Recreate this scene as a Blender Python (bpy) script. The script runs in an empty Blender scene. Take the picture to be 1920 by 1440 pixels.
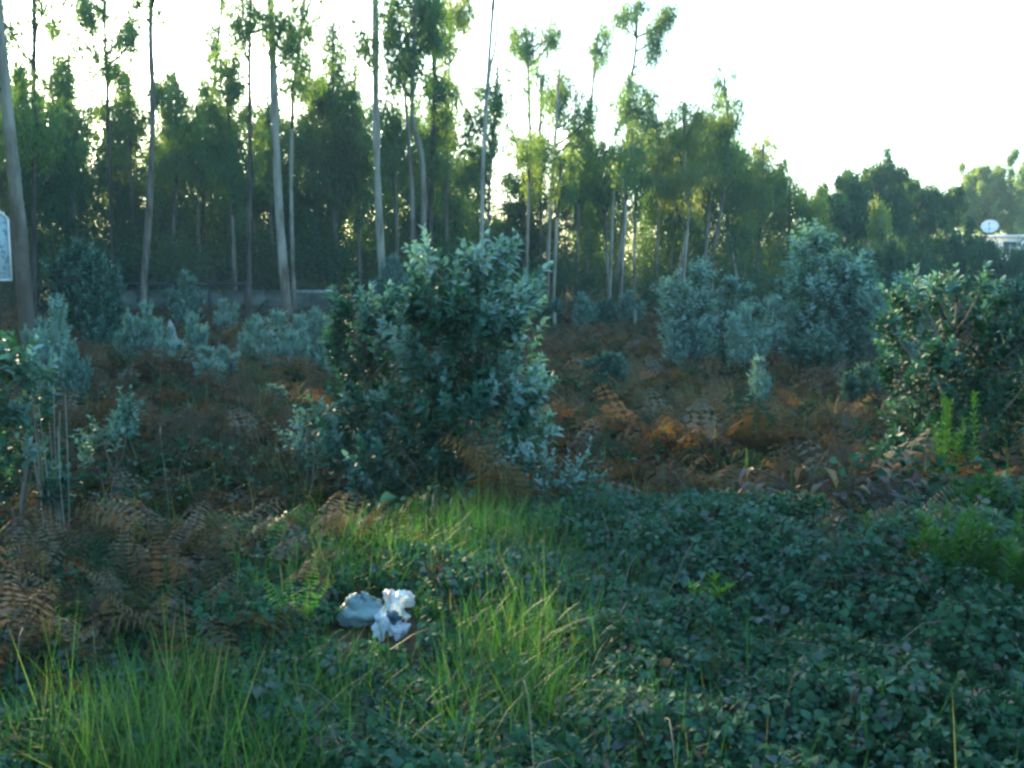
import bpy, math, random
import numpy as np
from mathutils import Matrix, Vector

# ------------------------------------------------------------------ camera, sky, sun, exposure
scene = bpy.context.scene
col = scene.collection
EYE = 2.6
F = 1867.0                                   # focal length in pixels of the 1920 px wide photograph
PITCH = math.atan(230.0 / F)                 # horizon 230 px above the centre
cam_data = bpy.data.cameras.new('camera')
cam_data.lens = 35.0
cam_data.sensor_width = 36.0
cam_data.clip_end = 2000.0
cam = bpy.data.objects.new('camera', cam_data)
col.objects.link(cam)
cam.location = (0, 0, EYE)
cam.rotation_euler = (math.pi / 2 - PITCH, 0, 0)
scene.camera = cam

SUN_EL, SUN_AZ = math.radians(14), math.radians(27)     # azimuth: degrees to the left of the view direction
world = bpy.data.worlds.new('World')
scene.world = world
world.use_nodes = True
wn = world.node_tree
sky = wn.nodes.new('ShaderNodeTexSky')
sky.sky_type = 'NISHITA'
sky.sun_disc = False
sky.sun_elevation = SUN_EL
sky.sun_rotation = -SUN_AZ
sky.air_density = 1.0
sky.dust_density = 2.0
sky.ozone_density = 1.5
wb = wn.nodes.new('ShaderNodeMixRGB'); wb.blend_type = 'MULTIPLY'; wb.inputs['Fac'].default_value = 1
wb.inputs['Color2'].default_value = (.78, 1.05, 1.17, 1)      # the photograph's cool cast
wn.links.new(sky.outputs['Color'], wb.inputs['Color1'])
wn.links.new(wb.outputs['Color'], wn.nodes['Background'].inputs['Color'])
wn.nodes['Background'].inputs['Strength'].default_value = 0.15
sun_data = bpy.data.lights.new('sun', 'SUN')
sun_data.energy = 4.2
sun_data.angle = math.radians(0.5)
sun_data.color = (1.0, 0.80, 0.50)
sun = bpy.data.objects.new('sun', sun_data)
col.objects.link(sun)
sd = Vector((-math.sin(SUN_AZ) * math.cos(SUN_EL), math.cos(SUN_AZ) * math.cos(SUN_EL), math.sin(SUN_EL)))
sun.rotation_euler = sd.to_track_quat('Z', 'Y').to_euler()
sun.location = (-20, 0, 30)
scene.view_settings.view_transform = 'Standard'
scene.view_settings.look = 'None'
scene.view_settings.exposure = 2.2
scene.view_settings.gamma = 1.0
scene.cycles.max_bounces = 7
scene.cycles.diffuse_bounces = 4
scene.cycles.transmission_bounces = 5
scene.cycles.glossy_bounces = 2
scene.cycles.filter_width = 2.8              # the photograph is soft

rng = np.random.default_rng(7)
rnd = random.Random(7)

# ------------------------------------------------------------------ numeric helpers
CP, SP = math.cos(PITCH), math.sin(PITCH)


def P(px, py, D):
    """world point at forward distance D (world y) seen at photograph pixel px, py"""
    a, b = (px - 960) / F, (720 - py) / F
    dy = CP + b * SP
    dz = -SP + b * CP
    t = D / dy
    return np.array([a * t, D, EYE + dz * t])


def proj(p):
    """photograph pixels of world points (n,3)"""
    x, y, z = p[..., 0], p[..., 1], p[..., 2] - EYE
    f = y * CP - z * SP
    u = y * SP + z * CP
    f = np.maximum(f, 0.05)
    return 960 + F * x / f, 720 - F * u / f


def sstep(t):
    t = np.clip(t, 0, 1)
    return t * t * (3 - 2 * t)


def wob(x, y, s=1.0, k=0.0):
    return (np.sin(x * 1.3 * s + 1.7 * np.sin(y * .7 * s + k) + k) + np.sin(y * 1.7 * s + 1.3 * np.sin(x * .9 * s + 2 * k) + 2.1 * k)
            + .6 * np.sin(x * 3.1 * s + y * 2.3 * s + k)) / 2.6


def H(x, y):
    x = np.asarray(x, float); y = np.asarray(y, float)
    lip = 6.7 + .2 * np.sin(x * .9) - .55 * np.maximum(0, -x - .4) + .15 * np.maximum(0, x - 2)
    lip = np.maximum(lip, 4.6)
    b = sstep((lip + 2.3 - y) / 2.6)
    far = sstep((y - 10) / 10)
    return .78 * b + .045 * wob(x, y, 1.3, .5) + far * .12 * wob(x, y, .28, 2.0) + .03 * b * wob(x, y, 3.1, 4)


def Hs(x, y):
    return float(H(x, y))


def norm(v):
    return v / np.maximum(np.linalg.norm(v, axis=-1, keepdims=True), 1e-9)


def frames(d, nh):
    """rotation matrices with columns side, d, normal"""
    d = norm(d)
    s = norm(np.cross(d, nh))
    n = np.cross(s, d)
    return np.stack([s, d, n], axis=-1)


def rdir(n, r=rng):
    return norm(r.normal(size=(n, 3)))


class Acc:
    """collects triangles into one mesh"""
    def __init__(self):
        self.V, self.T, self.A, self.n = [], [], [], 0

    def add(self, V, T, tint=0.5):
        V = np.asarray(V, float).reshape(-1, 3)
        self.V.append(V); self.T.append(np.asarray(T, np.int64).reshape(-1, 3) + self.n)
        self.A.append(np.broadcast_to(np.asarray(tint, float), (len(V),)).copy())
        self.n += len(V)

    def inst(self, proto, R, S, Pn, tint):
        V0, T0 = proto
        n = len(Pn)
        if n == 0:
            return
        S = np.asarray(S, float)
        if S.ndim == 1:
            S = np.repeat(S[:, None], 3, 1)
        V = np.einsum('nij,nkj->nki', R, V0[None] * S[:, None, :]) + Pn[:, None, :]
        k = len(V0)
        T = (T0[None] + (np.arange(n) * k)[:, None, None]).reshape(-1, 3)
        self.add(V.reshape(-1, 3), T, np.repeat(np.broadcast_to(tint, (n,)), k))

    def tube(self, pts, rad, sides=6, tint=0.5, cap=True):
        pts = np.asarray(pts, float); rad = np.broadcast_to(np.asarray(rad, float), (len(pts),))
        d = norm(np.gradient(pts, axis=0))
        ref = np.array([0, 0, 1.]) if abs(d[0][2]) < .9 else np.array([1., 0, 0])
        V = []
        for i in range(len(pts)):
            u = norm(np.cross(d[i], ref)); w = np.cross(d[i], u)
            a = np.arange(sides) / sides * 2 * math.pi
            V.append(pts[i] + rad[i] * (np.cos(a)[:, None] * u + np.sin(a)[:, None] * w))
        V = np.concatenate(V)
        T = []
        for i in range(len(pts) - 1):
            for j in range(sides):
                a, b = i * sides + j, i * sides + (j + 1) % sides
                T += [(a, b, b + sides), (a, b + sides, a + sides)]
        if cap:
            e = (len(pts) - 1) * sides
            for j in range(1, sides - 1):
                T.append((e, e + j, e + j + 1)); T.append((0, j + 1, j))
        self.add(V, T, tint)

    def box(self, lo, hi, tint=.5, rot=0.0, org=(0, 0, 0)):
        lo = np.array(lo, float); hi = np.array(hi, float)
        V = np.array([[x, y, z] for z in (lo[2], hi[2]) for y in (lo[1], hi[1]) for x in (lo[0], hi[0])])
        c, s = math.cos(rot), math.sin(rot)
        V = np.stack([V[:, 0] * c - V[:, 1] * s, V[:, 0] * s + V[:, 1] * c, V[:, 2]], 1) + np.array(org)
        T = [(0, 2, 3), (0, 3, 1), (4, 5, 7), (4, 7, 6), (0, 1, 5), (0, 5, 4), (2, 6, 7), (2, 7, 3), (0, 4, 6), (0, 6, 2), (1, 3, 7), (1, 7, 5)]
        self.add(V, T, tint)

    def mesh(self, name, mat, smooth=False, off=None):
        V = np.concatenate(self.V) if self.V else np.zeros((0, 3)); T = np.concatenate(self.T) if self.T else np.zeros((0, 3), int)
        if off is not None:
            V = V - np.asarray(off)
        me = bpy.data.meshes.new(name)
        me.vertices.add(len(V)); me.vertices.foreach_set('co', V.astype(np.float32).ravel())
        me.loops.add(T.size); me.loops.foreach_set('vertex_index', T.astype(np.int32).ravel())
        me.polygons.add(len(T)); me.polygons.foreach_set('loop_start', (np.arange(len(T)) * 3).astype(np.int32))
        me.update(calc_edges=True)
        at = me.attributes.new('tint', 'FLOAT', 'POINT')
        at.data.foreach_set('value', np.concatenate(self.A).astype(np.float32))
        if smooth:
            me.polygons.foreach_set('use_smooth', np.ones(len(T), bool))
        me.materials.append(mat)
        return me

    def obj(self, name, mat, parent=None, smooth=False, off=None):
        if off is None and parent is not None:
            off = np.array(parent.location)
        o = bpy.data.objects.new(name, self.mesh(name, mat, smooth, off))
        col.objects.link(o)
        o.parent = parent
        return o


def root(name, loc, label, cat, group=None, kind=None):
    o = bpy.data.objects.new(name, None)
    o.empty_display_size = .2
    o.location = tuple(float(v) for v in loc)
    col.objects.link(o)
    return tag(o, label, cat, group, kind)


def tag(o, label=None, cat=None, group=None, kind=None):
    if label: o['label'] = label
    if cat: o['category'] = cat
    if group: o['group'] = group
    if kind: o['kind'] = kind
    return o


def copy_tree(o, loc=None, rz=None, sc=None, label=None, group=None, parent=None):
    c = o.copy()
    col.objects.link(c)
    if parent is not None:
        c.parent = parent
    if loc is not None: c.location = tuple(float(v) for v in loc)
    if rz is not None: c.rotation_euler = (0, 0, rz)
    if sc is not None: c.scale = sc
    if label: c['label'] = label
    if group: c['group'] = group
    for ch in list(o.children):
        copy_tree(ch, parent=c)
    return c


# ------------------------------------------------------------------ materials
def nodes_of(m):
    m.use_nodes = True
    return m.node_tree, m.node_tree.nodes, m.node_tree.links


def leaf_mat(name, cols, trans=.35, tcol=(1.35, 1.25, .45), rough=.55, spec=.35, noise=.25):
    """cols: list of (position, rgb) over the tint attribute"""
    m = bpy.data.materials.new(name)
    nt, N, L = nodes_of(m)
    b = N['Principled BSDF']; out = N['Material Output']
    at = N.new('ShaderNodeAttribute'); at.attribute_name = 'tint'
    ramp = N.new('ShaderNodeValToRGB')
    cr = ramp.color_ramp
    cr.elements[0].position = cols[0][0]; cr.elements[0].color = (*cols[0][1], 1)
    cr.elements[1].position = cols[-1][0]; cr.elements[1].color = (*cols[-1][1], 1)
    for p, c in cols[1:-1]:
        e = cr.elements.new(p); e.color = (*c, 1)
    tc = N.new('ShaderNodeTexCoord'); nz = N.new('ShaderNodeTexNoise'); nz.inputs['Scale'].default_value = 9
    nz.inputs['Detail'].default_value = 2
    L.new(tc.outputs['Object'], nz.inputs['Vector'])
    mm = N.new('ShaderNodeMath'); mm.operation = 'MULTIPLY_ADD'; mm.inputs[1].default_value = noise; mm.inputs[2].default_value = -noise / 2
    L.new(nz.outputs['Fac'], mm.inputs[0])
    ad = N.new('ShaderNodeMath'); ad.operation = 'ADD'
    L.new(at.outputs['Fac'], ad.inputs[0]); L.new(mm.outputs[0], ad.inputs[1])
    L.new(ad.outputs[0], ramp.inputs['Fac'])
    L.new(ramp.outputs['Color'], b.inputs['Base Color'])
    b.inputs['Roughness'].default_value = rough
    b.inputs['Specular IOR Level'].default_value = spec
    tr = N.new('ShaderNodeBsdfTranslucent')
    mx = N.new('ShaderNodeMixRGB'); mx.blend_type = 'MULTIPLY'; mx.inputs['Fac'].default_value = 1
    mx.inputs['Color2'].default_value = (*tcol, 1)
    L.new(ramp.outputs['Color'], mx.inputs['Color1']); L.new(mx.outputs['Color'], tr.inputs['Color'])
    ms = N.new('ShaderNodeMixShader'); ms.inputs['Fac'].default_value = trans
    L.new(b.outputs[0], ms.inputs[1]); L.new(tr.outputs[0], ms.inputs[2]); L.new(ms.outputs[0], out.inputs['Surface'])
    return m


def surf_mat(name, c1, c2, scale=6., stretch=(1, 1, 1), rough=.8, bump=.3, spec=.3, c3=None, lo=.35, hi=.65, detail=6, metal=0.0):
    m = bpy.data.materials.new(name)
    nt, N, L = nodes_of(m)
    b = N['Principled BSDF']
    tc = N.new('ShaderNodeTexCoord'); mp = N.new('ShaderNodeMapping'); mp.inputs['Scale'].default_value = stretch
    nz = N.new('ShaderNodeTexNoise'); nz.inputs['Scale'].default_value = scale; nz.inputs['Detail'].default_value = detail
    L.new(tc.outputs['Object'], mp.inputs['Vector']); L.new(mp.outputs['Vector'], nz.inputs['Vector'])
    r = N.new('ShaderNodeValToRGB'); cr = r.color_ramp
    cr.elements[0].position = lo; cr.elements[0].color = (*c1, 1)
    cr.elements[1].position = hi; cr.elements[1].color = (*c2, 1)
    if c3:
        e = cr.elements.new((lo + hi) / 2); e.color = (*c3, 1)
    L.new(nz.outputs['Fac'], r.inputs['Fac']); L.new(r.outputs['Color'], b.inputs['Base Color'])
    b.inputs['Roughness'].default_value = rough; b.inputs['Specular IOR Level'].default_value = spec
    b.inputs['Metallic'].default_value = metal
    if bump:
        bp = N.new('ShaderNodeBump'); bp.inputs['Strength'].default_value = bump; bp.inputs['Distance'].default_value = .03
        L.new(nz.outputs['Fac'], bp.inputs['Height']); L.new(bp.outputs[0], b.inputs['Normal'])
    return m


M = {}
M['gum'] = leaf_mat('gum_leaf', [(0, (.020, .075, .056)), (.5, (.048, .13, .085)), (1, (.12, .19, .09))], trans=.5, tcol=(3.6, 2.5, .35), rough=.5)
M['conifer'] = leaf_mat('dark_leaf', [(0, (.016, .058, .036)), (.5, (.038, .098, .052)), (1, (.08, .14, .06))], trans=.38, tcol=(2.4, 1.9, .3))
M['glauc'] = leaf_mat('glaucous_leaf', [(0, (.010, .050, .024)), (.35, (.022, .085, .048)), (.65, (.07, .17, .14)), (1, (.26, .39, .37))], trans=.22, tcol=(.9, 1.3, .45), rough=.6, spec=.25)
M['bramble'] = leaf_mat('bramble_leaf', [(0, (.010, .036, .015)), (.4, (.025, .085, .044)), (.75, (.062, .145, .098)), (.92, (.11, .115, .115)), (1, (.09, .055, .035))], trans=.2, tcol=(1, 1.3, .5), rough=.75, spec=.12)
M['grass'] = leaf_mat('grass_blade', [(0, (.016, .065, .022)), (.4, (.036, .115, .030)), (.75, (.078, .185, .042)), (.92, (.16, .17, .09)), (1, (.22, .19, .12))], trans=.4, tcol=(1.3, 1.5, .4), rough=.5)
M['bracken'] = leaf_mat('bracken_frond', [(0, (.022, .055, .024)), (.2, (.030, .048, .024)), (.36, (.060, .050, .030)), (.6, (.102, .068, .038)), (.8, (.135, .098, .046)), (1, (.15, .14, .115))], trans=.3, tcol=(1.3, 1.0, .5), rough=.85, spec=.05)
M['fern'] = leaf_mat('green_fern', [(0, (.02, .08, .025)), (1, (.10, .27, .04))], trans=.4, tcol=(1.2, 1.4, .4))
M['lime'] = leaf_mat('lime_leaf', [(0, (.02, .08, .02)), (.5, (.045, .15, .024)), (1, (.11, .25, .03))], trans=.4, tcol=(1.2, 1.4, .4))
M['purple'] = leaf_mat('wilted_leaf', [(0, (.045, .035, .035)), (.5, (.11, .095, .095)), (.8, (.20, .18, .18)), (1, (.17, .15, .07))], trans=.2, tcol=(1.2, .8, .6))
M['pale_bark'] = surf_mat('pale_bark', (.10, .065, .045), (.34, .32, .26), 3.0, (1, 1, .22), .8, .35, c3=(.24, .23, .19), lo=.34, hi=.6)
def stocking(m, z0, z1, colr):
    nt = m.node_tree; N = nt.nodes; L = nt.links
    b = N['Principled BSDF']; src = b.inputs['Base Color'].links[0].from_socket
    tc = N.new('ShaderNodeTexCoord'); sx = N.new('ShaderNodeSeparateXYZ'); L.new(tc.outputs['Object'], sx.inputs[0])
    nz = N.new('ShaderNodeTexNoise'); nz.inputs['Scale'].default_value = 2.2; L.new(tc.outputs['Object'], nz.inputs['Vector'])
    ma = N.new('ShaderNodeMath'); ma.operation = 'MULTIPLY_ADD'; ma.inputs[1].default_value = 5.0; ma.inputs[2].default_value = -2.5
    L.new(nz.outputs['Fac'], ma.inputs[0])
    ad = N.new('ShaderNodeMath'); ad.operation = 'ADD'; L.new(sx.outputs['Z'], ad.inputs[0]); L.new(ma.outputs[0], ad.inputs[1])
    mr = N.new('ShaderNodeMapRange'); mr.inputs['From Min'].default_value = z0; mr.inputs['From Max'].default_value = z1
    mr.inputs['To Min'].default_value = .85; mr.inputs['To Max'].default_value = 0; L.new(ad.outputs[0], mr.inputs['Value'])
    mx = N.new('ShaderNodeMixRGB'); mx.inputs['Color2'].default_value = (*colr, 1)
    L.new(mr.outputs[0], mx.inputs['Fac']); L.new(src, mx.inputs['Color1']); L.new(mx.outputs['Color'], b.inputs['Base Color'])


stocking(M['pale_bark'], .3, 2.6, (.10, .075, .055))
M['peeling_bark'] = surf_mat('peeling_bark', (.09, .06, .045), (.30, .29, .23), 3.0, (1, 1, .25), .85, .4, c3=(.20, .19, .15), lo=.36, hi=.62)
stocking(M['peeling_bark'], 2.2, 6.5, (.065, .055, .042))
M['grey_bark'] = surf_mat('grey_bark', (.07, .055, .045), (.22, .20, .17), 4.0, (1, 1, .2), .85, .3)
M['dark_bark'] = surf_mat('dark_bark', (.03, .025, .022), (.10, .085, .07), 5.0, (1, 1, .25), .9, .4)
M['dry_stem'] = surf_mat('dry_stem', (.14, .125, .10), (.30, .28, .23), 12, (1, 1, .2), .8, .2)
M['soil'] = surf_mat('soil', (.035, .026, .016), (.12, .080, .045), 2.2, (1, 1, 1), .95, .8, spec=.1, c3=(.07, .048, .028))


# ------------------------------------------------------------------ leaf prototypes (length 1 along +Y, normal +Z)
def proto_simple(w, fold=.12, tipdrop=-.08):
    V = np.array([[0, 0, 0], [-w / 2, .42, fold * w], [0, 1, tipdrop], [w / 2, .42, fold * w]])
    return V, np.array([(0, 3, 2), (0, 2, 1)])


def proto_leaf(w, fold=.25, drop=-.12, wide=.38):
    V = np.array([[0, 0, 0], [0, wide, 0], [0, .72, drop * .35], [0, 1, drop],
                  [-w / 2, wide, fold * w], [-w * .36, .72, fold * w * .8 + drop * .4], [w / 2, wide, fold * w], [w * .36, .72, fold * w * .8 + drop * .4]])
    T = np.array([(0, 1, 4), (1, 2, 5), (1, 5, 4), (2, 3, 5), (0, 6, 1), (1, 7, 2), (1, 6, 7), (2, 7, 3)])
    return V, T


HANG = proto_simple(.24)
NEEDLE = proto_simple(.12)
OVATE = proto_leaf(.52)
OVATE_LOD = proto_simple(.60, .3)
BLADE = proto_leaf(.75, .3, -.15, .45)


def proto_trefoil():
    V, T = [], []
    for k, (a, s) in enumerate(((0, 1), (1.15, .82), (-1.15, .82))):
        v, t = proto_leaf(.72, .22, -.18, .45)
        v = v * s * .62
        v[:, 1] += .16
        c, sn = math.cos(a), math.sin(a)
        v = np.stack([v[:, 0] * c - v[:, 1] * sn, v[:, 0] * sn + v[:, 1] * c, v[:, 2] - .15 * abs(k > 0) * v[:, 1]], 1)
        V.append(v); T.append(t + 8 * k)
    return np.concatenate(V), np.concatenate(T)


TREFOIL = proto_trefoil()


def proto_grass(bend, w=.022):
    n = 4
    V = []
    for i in range(n):
        t = i / n
        y = t * (1 - .25 * bend * t)
        z = -bend * t * t * .75
        V += [[-w / 2 * (1 - t * .8), z, y], [w / 2 * (1 - t * .8), z, y]]
    V.append([0, -bend * .75, 1 - .25 * bend])
    T = []
    for i in range(n - 1):
        a = 2 * i
        T += [(a, a + 1, a + 3), (a, a + 3, a + 2)]
    T.append((2 * n - 2, 2 * n - 1, 2 * n))
    return np.array(V, float), np.array(T)


GRASS = [proto_grass(b) for b in (.15, .4, .7, 1.05)]


def rotz(a):
    c, s = np.cos(a), np.sin(a)
    z = np.zeros_like(c); o = np.ones_like(c)
    return np.stack([np.stack([c, -s, z], -1), np.stack([s, c, z], -1), np.stack([z, z, o], -1)], -2)


def proto_frond(seed, pairs=11, droop=1.0, curl=0.0, pinnule=False, spread=.42, pw=.115):
    """a bracken frond of length 1: bare stalk, then a triangular blade; starts upright, arches towards +Y"""
    r = np.random.default_rng(seed)
    a = Acc()
    n = 12
    ang = np.linspace(1.35, 1.35 - 1.15 * droop, n) - curl * np.linspace(0, 1, n) ** 3 * 2.0
    pts = [np.zeros(3)]
    for i in range(n - 1):
        pts.append(pts[-1] + np.array([0, math.cos(ang[i]), math.sin(ang[i])]) / (n - 1))
    pts = np.array(pts)
    pts[:, 0] = .05 * np.sin(np.linspace(0, 3, n) + seed)
    rr = np.linspace(.006, .002, n)
    a.tube(pts[::3] if not pinnule else pts[::2], (rr[::3] if not pinnule else rr[::2]), 3, .45, cap=False)
    for j in range(pairs):
        t = .30 + .68 * (j + .5) / pairs
        q = t * (n - 1); i0 = int(q); fr = q - i0
        p = pts[i0] * (1 - fr) + pts[min(i0 + 1, n - 1)] * fr
        d = norm(pts[min(i0 + 1, n - 1)] - pts[max(i0 - 0, 0)] + 1e-6)
        up = norm(np.cross(np.array([1., 0, 0]), d))
        ln = spread * (1 - (j / pairs)) ** .8 * r.uniform(.75, 1.1) + .03
        for s in (-1, 1):
            dirv = norm(np.array([s * 1., 0, 0]) + d * r.uniform(.15, .5) - np.array([0, 0, 1.]) * r.uniform(.1, .55) * droop)
            if pinnule:
                m = max(3, int(ln / .035))
                w = ln / m
                a.tube([p, p + dirv * ln], [.0025, .001], 3, .45, cap=False)
                for k in range(m):
                    c = p + dirv * ln * (k + .6) / m - up * .02 * (k / m) ** 2
                    lw = .13 * ln * (1 - k / m) ** .7 + .010
                    for s2 in (-1, 1):
                        e = norm(np.cross(up, dirv)) * s2 * lw + dirv * lw * .35 - up * lw * .2
                        a.add([c - dirv * w * .42, c + dirv * w * .36, c + e], [(0, 1, 2)], .5 + r.uniform(-.1, .1))
            else:
                w = pw * (1 - j / pairs) + .17 * pw
                sd_ = norm(np.cross(up, dirv)) * w
                m1 = p + dirv * ln * .35; m2 = p + dirv * ln * .7 - up * .03
                tip = p + dirv * ln - up * .07
                a.add([p, m1 + sd_ * .55, m1 - sd_ * .5, p + dirv * ln * .52, m2 + sd_ * .42, m2 - sd_ * .4, tip],
                      [(0, 1, 3), (0, 3, 2), (3, 4, 6), (3, 6, 5)], .5 + r.uniform(-.08, .08))
    return np.concatenate(a.V), np.concatenate(a.T)


FRONDS = [proto_frond(s, 9, d, c, False, .34) for s, d, c in ((1, .8, 0), (2, 1.05, .15), (3, .6, 0), (4, 1.15, .3), (5, .95, .1))]
NEAR_FRONDS = [proto_frond(s, 13, d, c, False, .30, .048) for s, d, c in ((11, .9, 0), (12, 1.15, .2), (13, .7, 0), (14, 1.25, .3), (15, 1.0, .1))]
print('helpers ready')

# ------------------------------------------------------------------ ground
def axis(lo, hi, c, s0, g):
    pts = [c]
    s = s0
    while pts[-1] < hi:
        pts.append(pts[-1] + s); s *= g
    s = s0
    left = [c]
    while left[-1] > lo:
        left.append(left[-1] - s); s *= g
    return np.array(left[::-1][:-1] + pts)


xs = axis(-1200, 1200, 0, .16, 1.035)
ys = axis(-200, 1500, 7, .16, 1.035)
X, Y = np.meshgrid(xs, ys)
Z = H(X, Y)
g = Acc()
nx, ny = len(xs), len(ys)
idx = np.arange(nx * ny).reshape(ny, nx)
q = np.stack([idx[:-1, :-1], idx[:-1, 1:], idx[1:, 1:], idx[1:, :-1]], -1).reshape(-1, 4)
g.add(np.stack([X, Y, Z], -1).reshape(-1, 3), np.concatenate([q[:, [0, 1, 2]], q[:, [0, 2, 3]]]))
tag(g.obj('ground', M['soil'], smooth=True), 'dark soil and leaf litter under the undergrowth', None, None, 'structure')


# ------------------------------------------------------------------ eucalyptus wood
def crown_leaves(acc, C, R, n, leaf=.26, sub=.30, proto=HANG, tint=.45, droop=1.6, r=rng, wid=1.0):
    """leaves in one ellipsoid clump: C centre, R radii"""
    C = np.asarray(C); R = np.asarray(R)
    k = max(3, int(2.2 * R[0] * R[2] + 3))
    sc = rdir(k, r) * (r.random((k, 1)) ** .45) * R * .85 + C
    ss = r.uniform(.6, 1.3, k)
    w = ss ** 2 / (ss ** 2).sum()
    pick = r.choice(k, n, p=w)
    q = r.normal(size=(n, 3)) * np.array([sub, sub, sub * 1.25]) * ss[pick][:, None]
    pos = sc[pick] + q
    ks = max(4, k)
    sat = C + rdir(ks, r) * r.uniform(.9, 1.9, (ks, 1)) * R * [1, 1, 1.1]
    so = r.random(n) < .42
    pos[so] = sat[r.integers(0, ks, so.sum())] + r.normal(size=(so.sum(), 3)) * [.15, .15, .27]
    d = rdir(n, r) + np.array([0, 0, -droop])
    nh = rdir(n, r)
    S = leaf * r.uniform(.65, 1.3, n)
    tt = tint + r.normal(0, .12, n) + (ss[pick] - 1) * .15
    acc.inst(proto, frames(d, nh), np.stack([S * wid, S, S], 1), pos, tt)
    return sc


def spline(pts, n):
    pts = np.asarray(pts, float)
    t = np.linspace(0, len(pts) - 1, n)
    i = np.clip(t.astype(int), 0, len(pts) - 2); f = (t - i)[:, None]
    p0 = pts[np.maximum(i - 1, 0)]; p1 = pts[i]; p2 = pts[i + 1]; p3 = pts[np.minimum(i + 2, len(pts) - 1)]
    return .5 * ((2 * p1) + (-p0 + p2) * f + (2 * p0 - 5 * p1 + 4 * p2 - p3) * f ** 2 + (-p0 + 3 * p1 - 3 * p2 + p3) * f ** 3)


def ptree(label, D, trunk, wid, clumps, bark='grey_bark', second=None, dens=1.0, tint=.45, leafm='gum', group=None, leaf=.225, name='eucalyptus_tree', proto=HANG, cat='tree', wleaf=1.0):
    """a tree built where it stands at distance D; trunk: photo outline points top to bottom; wid: px top, bottom; clumps: (px,py,rx,ry)"""
    s = D / F
    wid = (max(4.4, wid[0] * .8), max(6.5, wid[1] * .78))
    pts = [P(x, y, D) for x, y in trunk][::-1]
    base = pts[0].copy(); base[2] = Hs(base[0], D)
    if pts[0][2] > base[2] + .3:
        pts = [base + np.array([.0, 0, -.15])] + pts
    else:
        pts[0] = base - np.array([0, 0, .15])
    pts = np.array(pts)
    yo = np.cumsum(rng.normal(0, .12, len(pts))); pts[:, 1] += yo - yo[0]
    top = pts[-1]
    R = root(name, base, label, cat, group)
    sp = spline(pts, 22)
    a = Acc()
    rad = np.linspace(wid[1], wid[0], 22) * s / 2
    rad = rad * (1 + rng.normal(0, .075, 22)); rad[0] *= 1.45; rad[1] *= 1.15
    a.tube(sp, rad, 9)
    tr = a.obj('trunk', M[bark], R, smooth=True)
    if second:
        b = Acc()
        sp2 = spline([P(x, y, D + .1) for x, y in second][::-1], 14)
        b.tube(sp2, np.linspace(wid[1] * .8, wid[0] * .7, 14) * s / 2, 8)
        b.obj('stem', M[bark], R, smooth=True)
    cr, br = Acc(), Acc()
    for (x, y, rx, ry) in clumps:
        rx *= 1.3; ry *= 1.3
        dy = rng.normal(0, .5 + rx * s * .4)
        C = P(x, y, D + dy)
        rr = np.array([rx * s, rx * s * 1.0, ry * s])
        n = int(max(150, 1450 * dens * (rx * s * ry * s) ** .92 + 80))
        sc = crown_leaves(cr, C, rr, n, leaf=leaf, tint=tint, proto=proto, sub=.26 if rx * s < 1.2 else .32, wid=wleaf)
        zi = np.argmin(np.abs(sp[:, 2] - (C[2] - rr[2] * .9 - .5)))
        st = sp[zi]
        mid = (st + C) / 2 + np.array([0, 0, -.1])
        br.tube(spline([st, mid, C], 5), np.linspace(.07, .03, 5) * max(1, rx * s), 4, cap=False)
        for e in sc[:5]:
            br.tube([C + (e - C) * .0, (C + e) / 2 + [0, 0, .08], e], [.035, .026, .014], 3, cap=False)
    if br.V:
        br.obj('branches', M['dark_bark'], R, smooth=True)['kind'] = 'stuff'
    if cr.V:
        cr.obj('crown', M[leafm], R)
    return R


G1 = 'tall trunks standing at the near edge of the wood'
ptree('thickest pale trunk with peeling brown bark at the left edge of the photo', 27, [(-12, -120), (2, 40), (22, 250), (38, 450), (52, 640)], (24, 40), [(-60, -60, 60, 50), (-90, 60, 50, 70), (-30, -110, 60, 40)], 'peeling_bark', group=G1)
ptree('thin dark trunk just beside the thickest pale trunk', 40, [(50, -90), (52, 60), (56, 200), (60, 380), (64, 560)], (8, 13), [(20, 60, 22, 40), (80, 20, 30, 20), (40, 190, 26, 60), (70, 235, 45, 40), (20, -60, 60, 30)], 'dark_bark', group=G1)
ptree('dark trunk left of the swollen trunk, ragged foliage sprays at its top', 48, [(193, -50), (195, 60), (200, 160), (204, 300), (210, 430)], (6, 9), [(160, 30, 26, 30), (176, 90, 26, 30), (235, 55, 26, 28), (222, 85, 30, 18), (150, -20, 30, 30), (205, 120, 22, 26), (250, 75, 14, 14)], 'dark_bark', group=G1)
ptree('dark grey trunk with a swollen knot high up, bare above the round crown', 44, [(286, -110), (284, 0), (285, 100), (288, 200), (284, 380), (272, 560)], (9, 17), [(262, 10, 18, 14), (300, -60, 60, 30)], 'grey_bark', group=G1)
ptree('straight dark trunk with a flat foliage tuft, left of the palest pair', 41, [(470, -40), (470, 100), (471, 250), (468, 420), (467, 600)], (6, 13), [(446, 50, 16, 24), (452, 20, 18, 14), (485, 30, 20, 14), (470, 60, 24, 12), (500, 45, 10, 10), (470, -20, 30, 18)], 'dark_bark', group=G1)
ptree('bigger of the palest pair of trunks, curving right at its foot', 43, [(508, -140), (510, 0), (515, 150), (521, 330), (528, 460), (540, 590)], (14, 23), [(500, -90, 60, 40), (535, 40, 18, 30), (545, 90, 20, 24)], 'pale_bark', group=G1)
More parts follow.
